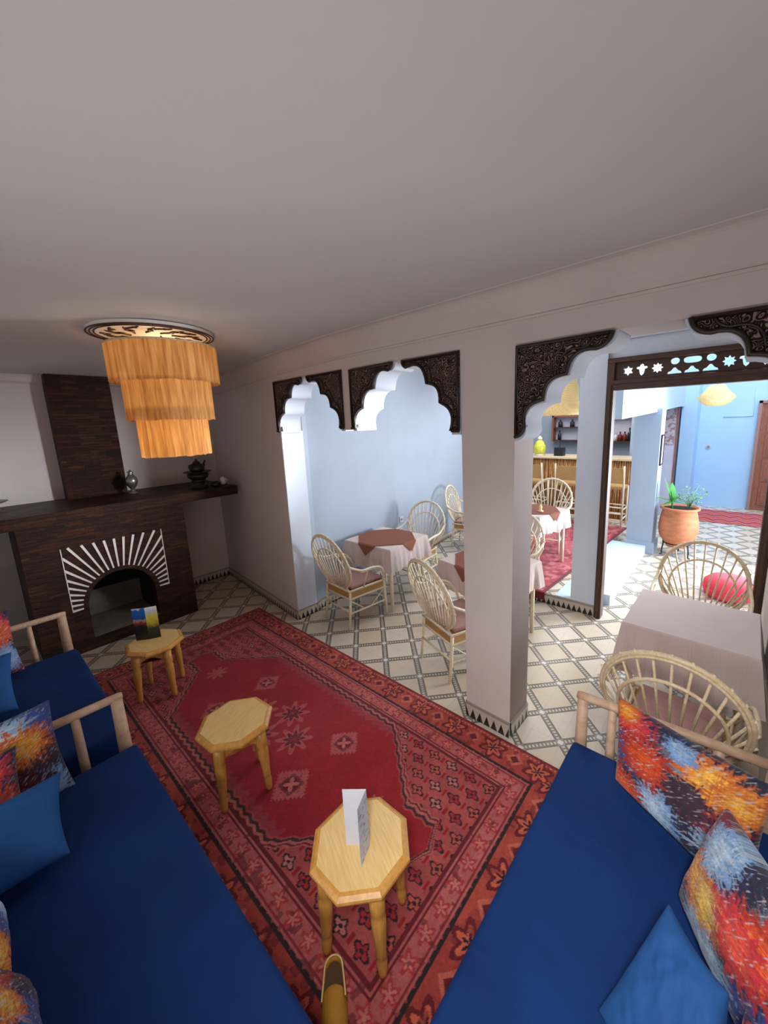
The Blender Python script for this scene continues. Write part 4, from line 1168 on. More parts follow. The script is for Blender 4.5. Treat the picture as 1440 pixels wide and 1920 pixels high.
# ------------------------------------------------------------------ cane peacock chairs
def make_chair(name, label, loc, rz, cane):
    t = thing(name, label, 'chair', loc, rz, 'fan-backed cane armchairs')
    cz0, rx, rzz = .705, .305, .300
    def yb(z): return -.205 - (z - .42) * .26
    def hoop(a, s=1.0, c=cz0):
        x = rx * s * math.cos(a); z = c + rzz * s * math.sin(a)
        return (x, yb(z), z)
    # seat: woven box with cane rim
    bm = bmesh.new()
    prism(bm, [(-.235, .235), (.235, .235), (.205, -.215), (-.205, -.215)], 'z', .33, .405)
    seat = link_mesh('seat', bm, M['rush'], t)
    bm = bmesh.new()
    rim = [(-.24, .24, .41), (.24, .24, .41), (.21, -.22, .41), (-.21, -.22, .41)]
    tube(bm, rim, .013, 8, closed=True)
    tube(bm, [(p[0], p[1], .325) for p in rim], .011, 8, closed=True)
    link_mesh('seat_rim', bm, cane, seat, True)
    bm = bmesh.new(); bbox(bm, -.205, .205, -.185, .215, .416, .456, .016, 3)
    link_mesh('seat_pad', bm, M['mauve'], t, True)
    a0, a1 = math.radians(-62), math.radians(242)
    bm = bmesh.new(); N = 44
    path = [hoop(a0 + (a1 - a0) * i / N) for i in range(N + 1)]
    tube(bm, [(.175, -.21, .405)] + path + [(-.175, -.21, .405)], .0125, 10)
    oh = link_mesh('outer_hoop', bm, cane, t, True)
    bm = bmesh.new()
    path = [(lambda p: (p[0], p[1] - .016, p[2]))(hoop(a0 + (a1 - a0) * i / N, .955)) for i in range(N + 1)]
    tube(bm, path, .008, 8)
    link_mesh('hoop_lining', bm, cane, oh, True)
    bm = bmesh.new()
    path = []
    for i in range(N + 1):
        a = math.radians(-52) + math.radians(284) * i / N
        x = .225 * math.cos(a); z = .640 + .215 * math.sin(a); path.append((x, yb(z) - .010, z))
    tube(bm, path, .009, 8)
    link_mesh('inner_hoop', bm, cane, t, True)
    ns = 15
    for i in range(ns):
        a = math.radians(-8) + math.radians(196) * i / (ns - 1)
        p = Vector(hoop(a, 1.06)); b = Vector((.105 * math.cos(a) * 1.15, -.21, .40))
        bm = bmesh.new(); tube(bm, [b, b.lerp(p, .5), p], .0065, 6)
        link_mesh('spoke', bm, cane, t, True)
    for s in (-1, 1):
        bm = bmesh.new(); tube(bm, [(s * .23, .225, .41), (s * .235, .235, .2), (s * .24, .245, .0)], [.015, .014, .013], 8)
        link_mesh('leg', bm, cane, t, True)
        bm = bmesh.new(); tube(bm, [(s * .20, -.21, .41), (s * .205, -.225, .2), (s * .21, -.25, .0)], [.015, .014, .013], 8)
        link_mesh('leg', bm, cane, t, True)
        h0 = hoop(math.radians(2) if s > 0 else math.radians(178))
        bm = bmesh.new()
        pa = smooth_path([h0, (s * .322, -.14, .645), (s * .318, .0, .635), (s * .305, .12, .60), (s * .28, .185, .52), (s * .245, .21, .42)], 6)
        tube(bm, pa, .0125, 8)
        tube(bm, [(p.x * .955, p.y, p.z - .022) for p in pa[6:-4]], .007, 8)
        link_mesh('arm', bm, cane, t, True)
        bm = bmesh.new()
        tube(bm, [(s * .225, -.05, .41), (s * .318, -.05, .635)], .007, 6)
        link_mesh('arm_support', bm, cane, t, True)
        bm = bmesh.new()
        tube(bm, [(s * .236, .236, .17), (s * .206, -.232, .17)], .009, 8)
        tube(bm, [(s * .232, .225, .31), (s * .222, .05, .175)], .006, 6)
        tube(bm, [(s * .205, -.215, .31), (s * .215, -.05, .175)], .006, 6)
        link_mesh('side_stretcher', bm, cane, t, True)
    bm = bmesh.new()
    tube(bm, [(-.236, .238, .20), (.236, .238, .20)], .009, 8)
    tube(bm, [(-.232, .232, .21), (-.10, .235, .32)], .006, 6); tube(bm, [(.232, .232, .21), (.10, .235, .32)], .006, 6)
    link_mesh('front_stretcher', bm, cane, t, True)
    bm = bmesh.new(); tube(bm, [(-.206, -.235, .20), (.206, -.235, .20)], .009, 8)
    link_mesh('rear_stretcher', bm, cane, t, True)
    return t
C0 = make_chair('armchair', 'cane fan-backed chair behind the right daybed, backrest towards the camera', (-.125, 2.31, 0), math.radians(-2), M['cane'])
R_ = math.radians
dup(C0, (-.13, 3.63, 0), R_(180), 'cane fan-backed chair across the right dining table, red pouf behind it')
C1 = make_chair('armchair', 'pale cane fan-backed chair left of the far left dining table, by the alcove jamb', (-3.08, 2.63, 0), R_(-4), M['cane_white'])
dup(C1, (-1.725, 2.61, 0), R_(-19), 'pale cane fan-backed chair just left of the white pillar')
dup(C1, (-3.19, 3.80, 0), R_(182), 'pale cane fan-backed chair behind the far left dining table, against the alcove wall')
dup(C1, (-3.32, 5.42, 0), R_(-75), 'cane fan-backed chair by the alcove wall, half hidden by the pillar')
dup(C1, (-1.90, 3.85, 0), R_(170), 'cane chair behind the pillar, sliver of backrest seen at its right')
dup(C1, (-2.12, 5.66, PZ + .01), R_(188), 'cane fan-backed chair on the raised floor before the bar stools')

# ------------------------------------------------------------------ dining tables and cloths
def table(label, c, rz, sx, sy, z=0.0, h=.74):
    t = thing('dining_table', label, 'table', (c[0], c[1], z), rz, 'cloth-covered dining tables')
    bm = bmesh.new(); bbox(bm, -sx / 2, sx / 2, -sy / 2, sy / 2, h - .035, h, .005); link_mesh('tabletop', bm, M['cane_white'], t)
    for a in (-1, 1):
        for b in (-1, 1):
            bm = bmesh.new(); x, y = a * (sx / 2 - .04), b * (sy / 2 - .04)
            tube(bm, [(x, y, h - .035), (x, y, 0)], [.022, .019], 10); link_mesh('leg', bm, M['cane_white'], t, True)
    return t
def cloth(name, label, c, rz, sx, sy, z, drop, mat, flare=.03, seed=0, wave=.012):
    """square cloth: flat top plus hanging skirts with soft folds and drooping corners"""
    t = np.linspace(0, 1, 41); n = 4 * 40
    per = []
    for k in range(4):
        for u in t[:-1]:
            q = [(-1 + 2 * u, -1), (1, -1 + 2 * u), (1 - 2 * u, 1), (-1, 1 - 2 * u)][k]
            per.append(q)
    bm = bmesh.new(); N = len(per)
    def rw(off, zz, wv):
        out = []
        for i, (a, b) in enumerate(per):
            d = max(abs(a), abs(b)); corner = min(abs(a), abs(b)) ** 8
            w = wv * math.sin(i * .55 + seed) + wv * .6 * math.sin(i * 1.27 + seed * 2)
            o = off + w + .010 * corner * (off / max(flare, 1e-3))
            x = a * sx / 2 + (o if abs(a) >= .999 else 0) * (1 if a > 0 else -1)
            y = b * sy / 2 + (o if abs(b) >= .999 else 0) * (1 if b > 0 else -1)
            out.append(bm.verts.new((x, y, zz)))
        return out
    r0 = rw(.004, z, 0); r1 = rw(.008, z - .012, 0)
    r2 = rw(.008 + flare * .5, z - drop * .5, wave * .5); r3 = rw(.008 + flare, z - drop, wave)
    bm.faces.new(r0)
    for A, B in ((r0, r1), (r1, r2), (r2, r3)):
        for i in range(N): bm.faces.new([A[i], A[(i + 1) % N], B[(i + 1) % N], B[i]])
    o = link_mesh(name, bm, mat, None, False, (c[0], c[1], 0)); o.rotation_euler = (0, 0, rz)
    return tag(o, label, 'tablecloth')
def topper(label, c, rz, half, z, clip, drop, mat):
    """square overlay laid on the diagonal: clipped where it meets the table edge, corners hang down as points"""
    bm = bmesh.new()
    sx, sy = clip
    def dia(x, y): return abs(x) + abs(y) <= half
    pts = []
    ex, ey = sx / 2, sy / 2
    # octagon on the table top
    octo = [(ex, -(half - ex)), (ex, half - ex), (half - ey, ey), (-(half - ey), ey), (-ex, half - ex), (-ex, -(half - ex)), (-(half - ey), -ey), (half - ey, -ey)]
    vs = [bm.verts.new((x, y, z)) for x, y in octo]
    bm.faces.new(vs)
    tips = [((0, 1), (ex + .02, 0)), ((2, 3), (0, ey + .02)), ((4, 5), (-ex - .02, 0)), ((6, 7), (0, -ey - .02))]
    for (i, j), (tx, ty) in tips:
        d = (half - (ex if ty == 0 else ey))
        vi, vj = vs[i].co, vs[j].co
        oi = bm.verts.new((vi.x + (.016 if tx > 0 else -.016 if tx < 0 else 0), vi.y + (.016 if ty > 0 else -.016 if ty < 0 else 0), z - .012))
        oj = bm.verts.new((vj.x + (.016 if tx > 0 else -.016 if tx < 0 else 0), vj.y + (.016 if ty > 0 else -.016 if ty < 0 else 0), z - .012))
        tip = bm.verts.new((tx * 1.05, ty * 1.05, z - d))
        bm.faces.new([vs[i], vs[j], oj, oi]); bm.faces.new([oi, oj, tip])
    o = link_mesh('table_topper', bm, mat, None, False, (c[0], c[1], 0)); o.rotation_euler = (0, 0, rz)
    return tag(o, label, 'tablecloth')
# table by the alcove wall
tA = ((-3.115, 3.20), R_(2)); table('dining table in the alcove, left of the wide arch', tA[0], tA[1], .70, .66)
cloth('tablecloth', 'white cloth on the alcove dining table under a brown topper', tA[0], tA[1], .70, .66, .745, .26, M['cloth_white'], .016, 1)
topper('brown topper with hanging points on the alcove dining table', tA[0], tA[1], .46, .752, (.70, .66), .1, M['cloth_brown'])
# table behind the pillar
tB = ((-1.75, 3.21), R_(-12)); table('dining table mostly hidden behind the white pillar', tB[0], tB[1], .68, .66)
cloth('tablecloth', 'white cloth on the dining table behind the white pillar', tB[0], tB[1], .68, .66, .745, .26, M['cloth_white'], .014, 2)
topper('brown topper on the dining table behind the white pillar', tB[0], tB[1], .46, .752, (.68, .66), .1, M['cloth_brown'])
# right-hand table
tR = ((-.13, 3.005), R_(-1)); table('dining table at right in front of the dark doorway', tR[0], tR[1], .66, .62)
cloth('tablecloth', 'plain greyish white cloth on the right dining table before the doorway', tR[0], tR[1], .675, .63, .745, .33, M['cloth_white'], .035, 3)
# table on the raised floor
tC = ((-2.05, 4.98), R_(-14)); table('dining table on the raised floor in front of the bar', tC[0], tC[1], .66, .62, PZ)
cloth('tablecloth', 'white cloth on the raised-floor dining table before the bar', tC[0], tC[1], .66, .62, .745 + PZ, .24, M['cloth_white'], .016, 4)
topper('brown topper with hanging point on the table before the bar', tC[0], tC[1], .44, .752 + PZ, (.66, .62), .1, M['cloth_brown'])
bm = bmesh.new(); lathe(bm, [(0, 0), (.035, 0), (.04, .01), (.015, .03), (.022, .06), (.008, .10), (0, .105)], 16)
tag(link_mesh('candle_holder', bm, M['pine'], None, True, (-1.90, 4.86, .753 + PZ)), 'small golden candle holder on the table before the bar', 'candle holder')

# ------------------------------------------------------------------ bar
BY = 7.95
bar = thing('bar_counter', 'bar counter clad in split logs behind the cane bar stools', 'counter', (-2.4, BY, PZ))
bm = bmesh.new()
for i in range(58):
    x = -1.12 + i * .0385 + random.uniform(-.006, .006)
    tube(bm, [(x, random.uniform(-.008, .008), 0.0), (x + random.uniform(-.006, .006), 0, .55), (x, 0, 1.12)], [.021, .02, .021], 6)
bark = NT('bark_slabs'); v = bark.mapping(bark.coord(), (22, 4, 3)); bark.col(bark.ramp(bark.noise(v, 1.6, 5, .7), [(.3, srgb(88, 50, 24)), (.5, srgb(164, 110, 58)), (.7, srgb(214, 172, 110))])); bark.rough(.8)
link_mesh('log_cladding', bm, bark.m, bar, True)
bm = bmesh.new(); bbox(bm, -1.18, 1.12, -.06, .55, 1.12, 1.165, .01); link_mesh('counter_top', bm, M['cane'], bar)
bm = bmesh.new(); box(bm, -1.15, 1.10, .03, .45, 0, 1.12); link_mesh('counter_body', bm, M['dark_wood'], bar)
# stools
def bar_stool(label, loc, rz):
    t = thing('bar_stool', label, 'stool', loc, rz, 'cane bar stools at the log counter')
    w = .20
    for a in (-1, 1):
        bm = bmesh.new(); tube(bm, [(a * w, -.19, 0), (a * w, -.17, .72), (a * w, -.21, 1.10)], .017, 8); link_mesh('rear_leg', bm, M['cane_white'], t, True)
        bm = bmesh.new(); tube(bm, [(a * w, .19, 0), (a * w, .17, .72)], .017, 8); link_mesh('front_leg', bm, M['cane_white'], t, True)
    bm = bmesh.new(); bbox(bm, -.20, .20, -.18, .18, .69, .74, .012); link_mesh('seat', bm, M['rush'], t)
    bm = bmesh.new(); box(bm, -.185, .185, -.205, -.185, .80, 1.06); link_mesh('backrest', bm, M['rush'], t)
    bm = bmesh.new()
    for z in (.16, .27, .38): tube(bm, [(-w, -.185, z), (w, -.185, z)], .012, 8)
    link_mesh('rear_rungs', bm, M['cane_white'], t, True)
    bm = bmesh.new()
    for z in (.20, .36): tube(bm, [(-w, .185, z), (w, .185, z)], .012, 8)
    for a in (-1, 1):
        for z in (.18, .34): tube(bm, [(a * w, -.185, z), (a * w, .185, z)], .012, 8)
    link_mesh('side_rungs', bm, M['cane_white'], t, True)
    return t
BS = bar_stool('cane bar stool seen through the dark doorway, rightmost at the counter', (-1.615, 7.42, PZ + .008), 0)
dup(BS, (-2.36, 7.42, PZ + .008), 0, 'cane bar stool just left of the white doorway pier')
dup(BS, (-3.02, 7.42, PZ + .008), 0, 'cane bar stool behind the fan-backed chair, leftmost at the counter')
# wall niches with bottles
def niche(label, x0, x1, z0, z1, mids, y=9.5):
    t = thing('wall_shelf', label, 'shelf', ((x0 + x1) / 2, y, z0))
    w = (x1 - x0) / 2; h = z1 - z0
    bm = bmesh.new()
    box(bm, -w, -w + .04, -.20, -.002, 0, h); box(bm, w - .04, w, -.20, -.002, 0, h); box(bm, -w, w, -.20, -.002, h - .04, h)
    link_mesh('case', bm, M['door_wood'], t)
    bm = bmesh.new(); box(bm, -w, w, -.02, -.002, 0, h); link_mesh('back_panel', bm, M['lilac'], t)
    for z in [0] + mids:
        bm = bmesh.new(); box(bm, -w + .04, w - .04, -.20, -.02, z, z + .03); link_mesh('shelf_board', bm, M['dark_wood_h'], t)
    return t
niche('wall shelf with dark framed edge above the bar counter, left one', -3.42, -2.62, 1.50, 2.10, [.30])
niche('wall shelf full of bottles seen through the dark doorway', -2.35, -1.68, 1.48, 2.06, [])
bcount = 0
def bottle(x, z, h, r, mat, label, grp, y=9.39):
    bm = bmesh.new()
    lathe(bm, [(0, 0), (r, 0), (r, h * .58), (r * .8, h * .66), (r * .35, h * .74), (r * .33, h * .95), (r * .42, h * .95), (r * .42, h), (0, h)], 12)
    tag(link_mesh('bottle', bm, mat, None, True, (x, y, z)), label, 'bottle', grp)
spec = [(-2.24, .26, .045, 'bottle_dark', 'dark bottle'), (-2.15, .17, .05, 'bottle_white', 'white jar-like bottle'), (-2.06, .18, .045, 'bottle_white', 'white short bottle'),
        (-1.97, .20, .045, 'bottle_red', 'red-brown bottle'), (-1.88, .20, .045, 'bottle_red', 'red-brown bottle'), (-1.79, .28, .04, 'bottle_dark', 'dark tall bottle')]
names = ['dark bottle at the left end of the doorway shelf', 'pale bottle second from left on the doorway shelf', 'pale bottle left of the red-brown ones on the doorway shelf',
         'left red-brown bottle on the doorway shelf', 'right red-brown bottle on the doorway shelf', 'dark tall bottle at the right end of the doorway shelf']
for (x, h, r, mt, _), lb in zip(spec, names): bottle(x, 1.511, h, r, M[mt], lb, 'bottles on the shelf seen through the doorway')
names = ['dark squat bottle on the upper left bar shelf, left end', 'dark squat bottle on the upper left bar shelf, middle', 'dark squat bottle on the upper left bar shelf, right end']
for x, lb in zip((-3.25, -2.98, -2.74), names): bottle(x, 1.831, .17, .05, M['bottle_dark'], lb, 'bottles on the left bar shelf')
bottle(-3.26, 1.531, .22, .04, M['bottle_dark'], 'dark bottle on the lower left bar shelf', 'bottles on the left bar shelf')
bottle(-2.80, 1.531, .16, .05, M['bottle_white'], 'white bottle on the lower left bar shelf', 'bottles on the left bar shelf')
# on the counter
CZ = PZ + 1.166
t = thing('drinks_jar', 'yellow-green glass jar on the left of the bar counter', 'jar', (-3.22, BY + .15, CZ))
bm = bmesh.new(); lathe(bm, [(0, 0), (.10, 0), (.10, .03), (.0, .03)], 20); link_mesh('base', bm, M['bottle_white'], t, True)
bm = bmesh.new(); lathe(bm, [(0, .03), (.10, .035), (.125, .10), (.12, .20), (.07, .29), (.04, .32), (.0, .32)], 20); link_mesh('glass', bm, M['yellow_glass'], t, True)
bm = bmesh.new(); lathe(bm, [(0, .32), (.045, .32), (.05, .36), (.015, .40), (0, .41)], 16); link_mesh('lid', bm, M['cane_white'], t, True)
t = thing('bar_tap', 'small black box with a thin spout on the bar counter', 'machine', (-2.80, BY + .15, CZ))
bm = bmesh.new(); bbox(bm, -.09, .09, -.08, .08, 0, .17, .008); link_mesh('body', bm, M['black'], t)
bm = bmesh.new(); tube(bm, smooth_path([(0, 0, .165), (0, 0, .28), (-.02, -.03, .31), (-.05, -.06, .28)]), .009, 8); link_mesh('spout', bm, M['old_metal'], t, True)
# rattan pendants
def rattan_lamp(label, loc, s, prof, top):
    t = thing('pendant_lamp', label, 'lamp', loc)
    bm = bmesh.new(); lathe(bm, [(r * s, z * s) for r, z in prof], 32)
    o = link_mesh('shade', bm, M['rattan'], t, True)
    zt = max(z for r, z in prof) * s
    bm = bmesh.new(); tube(bm, [(0, 0, zt - .02), (0, 0, top - loc[2])], .006, 6); link_mesh('cord', bm, M['black'], t)
    return t
rattan_lamp('bell-shaped rattan pendant lamp hanging before the bar shelves', (-1.86, 5.5, 2.10), .88, [(.36, 0), (.37, .05), (.30, .13), (.20, .20), (.19, .42), (.15, .58), (.06, .66), (.0, .665)], 3.3)
rattan_lamp('shallow rattan pendant lamp hanging in the blue courtyard', (-.31, 7.3, 2.15), 1.0, [(.0, 0), (.10, .01), (.17, .05), (.23, .13), (.14, .22), (.09, .30), (.0, .31)], 3.6)
bm = bmesh.new(); box(bm, -.42, 2.5, 7.2, 7.4, 3.6, 3.75); box(bm, -1.0, -.42, 7.2, 7.4, 3.6, 3.75)
struct(link_mesh('beam_patio', bm, M['limewash']))

# ------------------------------------------------------------------ courtyard things
t = thing('flowerpot', 'big terracotta pot on an iron stand in the courtyard', 'pot', (-.565, 6.72, 0)); t.scale = (.86, .86, .87)
bm = bmesh.new(); lathe(bm, [(0, .16), (.15, .16), (.17, .19), (.20, .24), (.265, .34), (.29, .48), (.275, .64), (.245, .78), (.25, .80), (.285, .815), (.285, .84), (.255, .845), (.24, .80), (0, .80)], 36)
link_mesh('pot', bm, M['terracotta'], t, True)
bm = bmesh.new(); lathe(bm, [(0, .815), (.238, .815), (.238, .80)], 30); link_mesh('soil', bm, M['soil'], t)
bm = bmesh.new()
tube(bm, [(.20 * math.cos(a * PI / 16), .20 * math.sin(a * PI / 16), .225) for a in range(32)], .010, 6, closed=True)
link_mesh('stand_ring', bm, M['iron'], t, True)
for k in range(3):
    a = k * 2 * PI / 3 + 3.6
    bm = bmesh.new(); tube(bm, [(.20 * math.cos(a), .20 * math.sin(a), .23), (.22 * math.cos(a), .22 * math.sin(a), .10), (.22 * math.cos(a), .22 * math.sin(a), .012), (.25 * math.cos(a), .25 * math.sin(a), .012)], .011, 6)
    link_mesh('stand_leg', bm, M['iron'], t, True)
def leaf(bm, base, tip, w, bend=.1, seg=6):
    b = Vector(base); e = Vector(tip); d = e - b; s = d.cross(Vector((0, 0, 1)))
    if s.length < 1e-4: s = Vector((1, 0, 0))
    s.normalize(); prev = None
    for i in range(seg + 1):
        u = i / seg; p = b + d * u - Vector((0, 0, bend * u * u)); ww = w * math.sin(PI * min(.98, .08 + u * .9))
        a = bm.verts.new(p + s * ww); c = bm.verts.new(p + Vector((0, 0, .004 + ww * .2))); e2 = bm.verts.new(p - s * ww)
        if prev: bm.faces.new([prev[0], a, c, prev[1]]); bm.faces.new([prev[1], c, e2, prev[2]])
        prev = (a, c, e2)
# two plants rooted in the pot
p = thing('plant', 'bright green broad-leaved plant at the left of the terracotta pot', 'plant', (-.655, 6.66, .71))
bm = bmesh.new(); tube(bm, [(0, 0, 0), (0, 0, .15), (-.02, 0, .25)], [.012, .010, .006], 6); link_mesh('stem', bm, M['leaf'], p, True)
bm = bmesh.new()
for tp, w in (((-.12, 0, .46), .055), ((-.03, .05, .40), .05), ((.10, -.04, .24), .04), ((-.20, -.05, .18), .04), ((.05, .12, .2), .035), ((-.10, -.10, .08), .04), ((.14, .05, .10), .03)):
    leaf(bm, (0, 0, .10), tp, w, .03)
link_mesh('leaves', bm, M['leaf'], p, True)
p = thing('plant', 'airy grey-green small-leaved shrub at the right of the terracotta pot', 'plant', (-.46, 6.76, .71))
bm = bmesh.new(); bml = bmesh.new(); rnd = random.Random(3)
for i in range(10):
    a = rnd.uniform(0, 2 * PI); l = rnd.uniform(.12, .26); e = Vector((l * .8 * math.cos(a), l * .8 * math.sin(a), rnd.uniform(.14, .34)))
    tube(bm, [(0, 0, 0), (e.x * .3, e.y * .3, e.z * .6), e], [.006, .005, .003], 5)
    for k in range(9):
        q = Vector((0, 0, 0)).lerp(e, .45 + .07 * k) + Vector((rnd.uniform(-.02, .02), rnd.uniform(-.02, .02), rnd.uniform(-.02, .02)))
        leaf(bml, q, q + Vector((rnd.uniform(-.06, .06), rnd.uniform(-.06, .06), rnd.uniform(-.02, .05))), .013, .005, 3)
link_mesh('stems', bm, M['leaf_pale'], p, True); link_mesh('leaves', bml, M['leaf_pale'], p, True)
# red pouf
p = thing('pouf', 'round red pouf on the courtyard floor, seen through a chair back', 'pouf', (.07, 5.45, 0))
bm = bmesh.new(); lathe(bm, [(0, 0), (.18, 0), (.225, .03), (.245, .10), (.235, .17), (.18, .225), (.06, .235), (0, .23)], 32); link_mesh('cover', bm, M['red_pouf'], p, True)
bm = bmesh.new(); tube(bm, [(.246 * math.cos(k * PI / 20), .246 * math.sin(k * PI / 20), .105) for k in range(40)], .007, 6, closed=True); link_mesh('seam', bm, M['red_pouf'], p, True)
# wooden door on the far courtyard wall
d = struct(thing('door_1', 'carved brown wooden door in the far blue wall of the courtyard', 'door', (.70, 10.74, 0)))
bm = bmesh.new(); box(bm, -.45, -.40, -.08, 0, 0, 2.25); box(bm, .40, .45, -.08, 0, 0, 2.25); box(bm, -.45, .45, -.08, 0, 2.20, 2.25); link_mesh('door_frame', bm, M['mauve'], d)
bm = bmesh.new(); box(bm, -.40, .40, -.05, -.001, 0, 2.20); leaf_ = link_mesh('door_leaf', bm, M['door_wood'], d)
for z0 in (.12, .62, 1.12, 1.62):
    for a in (-1, 1):
        bm = bmesh.new(); x = a * .17
        box(bm, x - .13, x + .13, -.068, -.05, z0, z0 + .44); box(bm, x - .09, x + .09, -.080, -.068, z0 + .05, z0 + .39)
        link_mesh('door_panel', bm, M['door_wood'], leaf_)
# lilac door and patterned panel behind the column
d = struct(thing('door_2', 'narrow lilac door with patterned upper panel behind the column', 'door', (-1.08, 9.4, 0)))
bm = bmesh.new(); box(bm, -.13, .11, -.03, .03, 0, 2.17); link_mesh('door_leaf', bm, M['lilac'], d)
pat = print_mat('floral_panel', srgb(190, 176, 182), srgb(150, 120, 126), .5, 16, (1, 1, 1))
bm = bmesh.new(); box(bm, -.11, .09, -.045, -.03, 1.45, 2.15); link_mesh('upper_panel', bm, pat, d)
bm = bmesh.new(); box(bm, .11, .135, -.05, .04, 0, 2.17); link_mesh('door_frame', bm, M['door_wood'], d)
# small wall fittings
t = thing('wall_switch', 'small round white switch on the far blue courtyard wall', 'switch', (-.50, 10.749, 1.31), 0)
bm = bmesh.new(); lathe(bm, [(0, .012), (.05, .012), (.055, 0), (0, 0)], 24); bmesh.ops.rotate(bm, verts=bm.verts, matrix=Matrix.Rotation(PI / 2, 3, 'X')); link_mesh('plate', bm, M['lilac'], t)
bm = bmesh.new(); lathe(bm, [(0, .024), (.025, .024), (.028, .012), (0, .012)], 20); bmesh.ops.rotate(bm, verts=bm.verts, matrix=Matrix.Rotation(PI / 2, 3, 'X')); link_mesh('knob', bm, M['silver'], t)
t = thing('picture_frame', 'narrow dark framed picture on the side of the courtyard column', 'picture', (-.859, 6.74, 1.55))
bm = bmesh.new(); box(bm, 0, .02, -.11, -.095, -.22, .22); box(bm, 0, .02, .095, .11, -.22, .22); box(bm, 0, .02, -.11, .11, .205, .22); box(bm, 0, .02, -.11, .11, -.22, -.205); link_mesh('frame', bm, M['iron'], t)
bm = bmesh.new(); box(bm, .004, .012, -.095, .095, -.205, .205); link_mesh('picture', bm, M['lilac'], t)
t = thing('wall_socket', 'small white socket on the alcove wall above the dining table', 'socket', (-3.653, 4.08, .70), R_(-92) + PI)
bm = bmesh.new(); bbox(bm, -.035, .035, -.012, .0, -.04, .04, .004); link_mesh('plate', bm, M['lilac'], t)
bm = bmesh.new(); lathe(bm, [(0, .003), (.018, .003), (.018, 0), (0, 0)], 16); bmesh.ops.rotate(bm, verts=bm.verts, matrix=Matrix.Rotation(PI / 2, 3, 'X')); bmesh.ops.translate(bm, verts=bm.verts, vec=(0, -.012, 0)); link_mesh('outlet', bm, M['silver'], t)
bm = bmesh.new(); tube(bm, [(.18, 10.742, 2.50), (.178, 10.742, 2.2), (.175, 10.742, 1.955), (.1, 10.742, 1.948), (-.3, 10.742, 1.945)], .008, 6)
tag(link_mesh('wall_cable', bm, M['plaster_court'], None, True), 'painted cable running down the far blue courtyard wall by the door', 'cable')

# ------------------------------------------------------------------ lights
def area(name, loc, rot, sx, sy, power, color):
    l = bpy.data.lights.new(name, 'AREA'); l.shape = 'RECTANGLE'; l.size = sx; l.size_y = sy; l.energy = power; l.color = color
    o = bpy.data.objects.new(name, l); COL.objects.link(o); o.location = loc; o.rotation_euler = rot
    return o
area('skylight_court', (.7, 7.4, 5.2), (0, 0, 0), 3.0, 5.6, 390, (.88, .95, 1.0))
def aim(name, loc, target, sx, sy, power, color):
    d = Vector(target) - Vector(loc)
    o = area(name, loc, d.to_track_quat('-Z', 'Y').to_euler(), sx, sy, power, color); return o
aim('court_reflected_daylight', (1.05, 6.5, 1.2), (-3.0, .8, 2.2), 1.1, 1.8, 170, (.90, .94, 1.0))
dl = aim('court_low_daylight', (2.1, 6.9, 1.5), (-5.5, .25, 2.0), 1.0, 1.8, 48, (.90, .95, 1.0)); dl.data.spread = math.radians(80)
area('area_light_alcove', (-2.2, 3.6, 3.28), (0, 0, 0), 1.6, 2.0, 30, (.90, .95, 1.0))  # unseen area light added just under the solid alcove ceiling
area('area_light_bar', (-2.6, 7.2, 3.28), (0, 0, 0), 2.0, 2.6, 90, (.95, .97, 1.0))  # unseen area light added just under the solid bar ceiling
aim('rear_wall_fill', (-1.2, -.42, 1.0), (-1.4, 1.3, 2.5), 3.2, .16, 26, (1.0, .98, .97))  # added fill strip behind the camera, brightens ceiling and walls; no fixture there
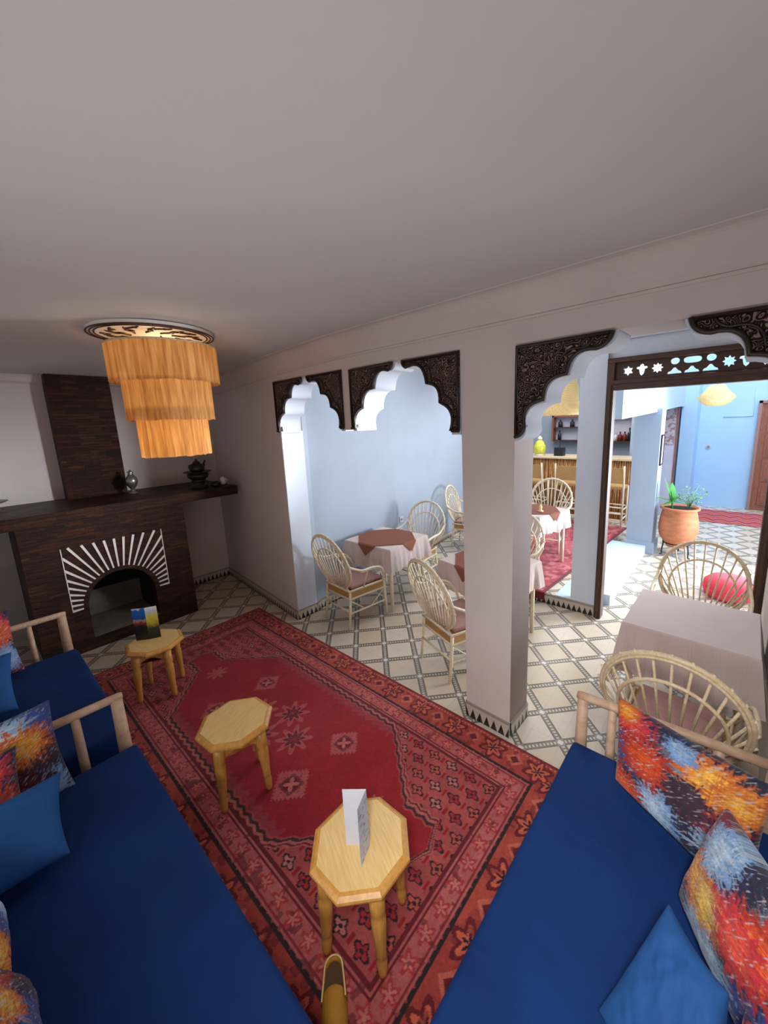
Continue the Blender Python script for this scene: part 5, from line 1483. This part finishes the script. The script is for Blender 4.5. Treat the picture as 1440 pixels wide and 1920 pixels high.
al = aim('alcove_hidden_fill', (-1.55, 2.90, 1.95), (-5.5, .25, 1.75), .3, .5, 8, (.92, .95, 1.0)); al.data.spread = math.radians(52)  # added fill hidden behind the pillar, brightens the fireplace wall
rl = aim('room_fill', (.12, -.30, 2.62), (-.35, 1.5, .3), .3, .3, 9, (1.0, .97, .95)); rl.data.spread = math.radians(70)  # added fill behind the camera, favours the right daybed; no fixture there
def bulb(name, z, e):
    pl = bpy.data.lights.new(name, 'POINT'); pl.energy = e; pl.color = (1.0, .70, .40); pl.shadow_soft_size = .05
    o = bpy.data.objects.new(name, pl); COL.objects.link(o); o.location = (LX, LY, z)
bulb('bulb_light', 2.03, 5.0)
bulb('bulb_light_upper', 2.60, 2.4)

wd = bpy.data.worlds.new('world'); SC.world = wd; wd.use_nodes = True
bg = wd.node_tree.nodes['Background']
sky = wd.node_tree.nodes.new('ShaderNodeTexSky'); sky.sky_type = 'HOSEK_WILKIE'; sky.turbidity = 3.0; sky.sun_direction = (0.2, 0.3, 0.93)
wd.node_tree.links.new(sky.outputs[0], bg.inputs[0]); bg.inputs[1].default_value = 0.6

# ------------------------------------------------------------------ camera
f, yaw, pitch, roll = 726.923, math.radians(130.43265), math.radians(-10.73983), math.radians(-2.07626)
fw = Vector((math.cos(yaw) * math.cos(pitch), math.sin(yaw) * math.cos(pitch), math.sin(pitch)))
r0 = fw.cross(Vector((0, 0, 1))).normalized(); u0 = r0.cross(fw)
rt = r0 * math.cos(roll) + u0 * math.sin(roll); up = -r0 * math.sin(roll) + u0 * math.cos(roll)
cam = bpy.data.cameras.new('camera'); co = bpy.data.objects.new('camera', cam); COL.objects.link(co)
co.matrix_world = Matrix(((rt.x, up.x, -fw.x, 0), (rt.y, up.y, -fw.y, 0), (rt.z, up.z, -fw.z, 2.1), (0, 0, 0, 1)))
cam.sensor_fit = 'VERTICAL'; cam.sensor_height = 36.0; cam.sensor_width = 27.0
cam.lens = 36.0 * f / 1920.0
cam.shift_x = -47.576 / 1920.0; cam.shift_y = -32.844 / 1920.0
cam.clip_start = 0.02
SC.camera = co
SC.view_settings.view_transform = 'Standard'
SC.view_settings.look = 'None'
SC.view_settings.exposure = 0.0
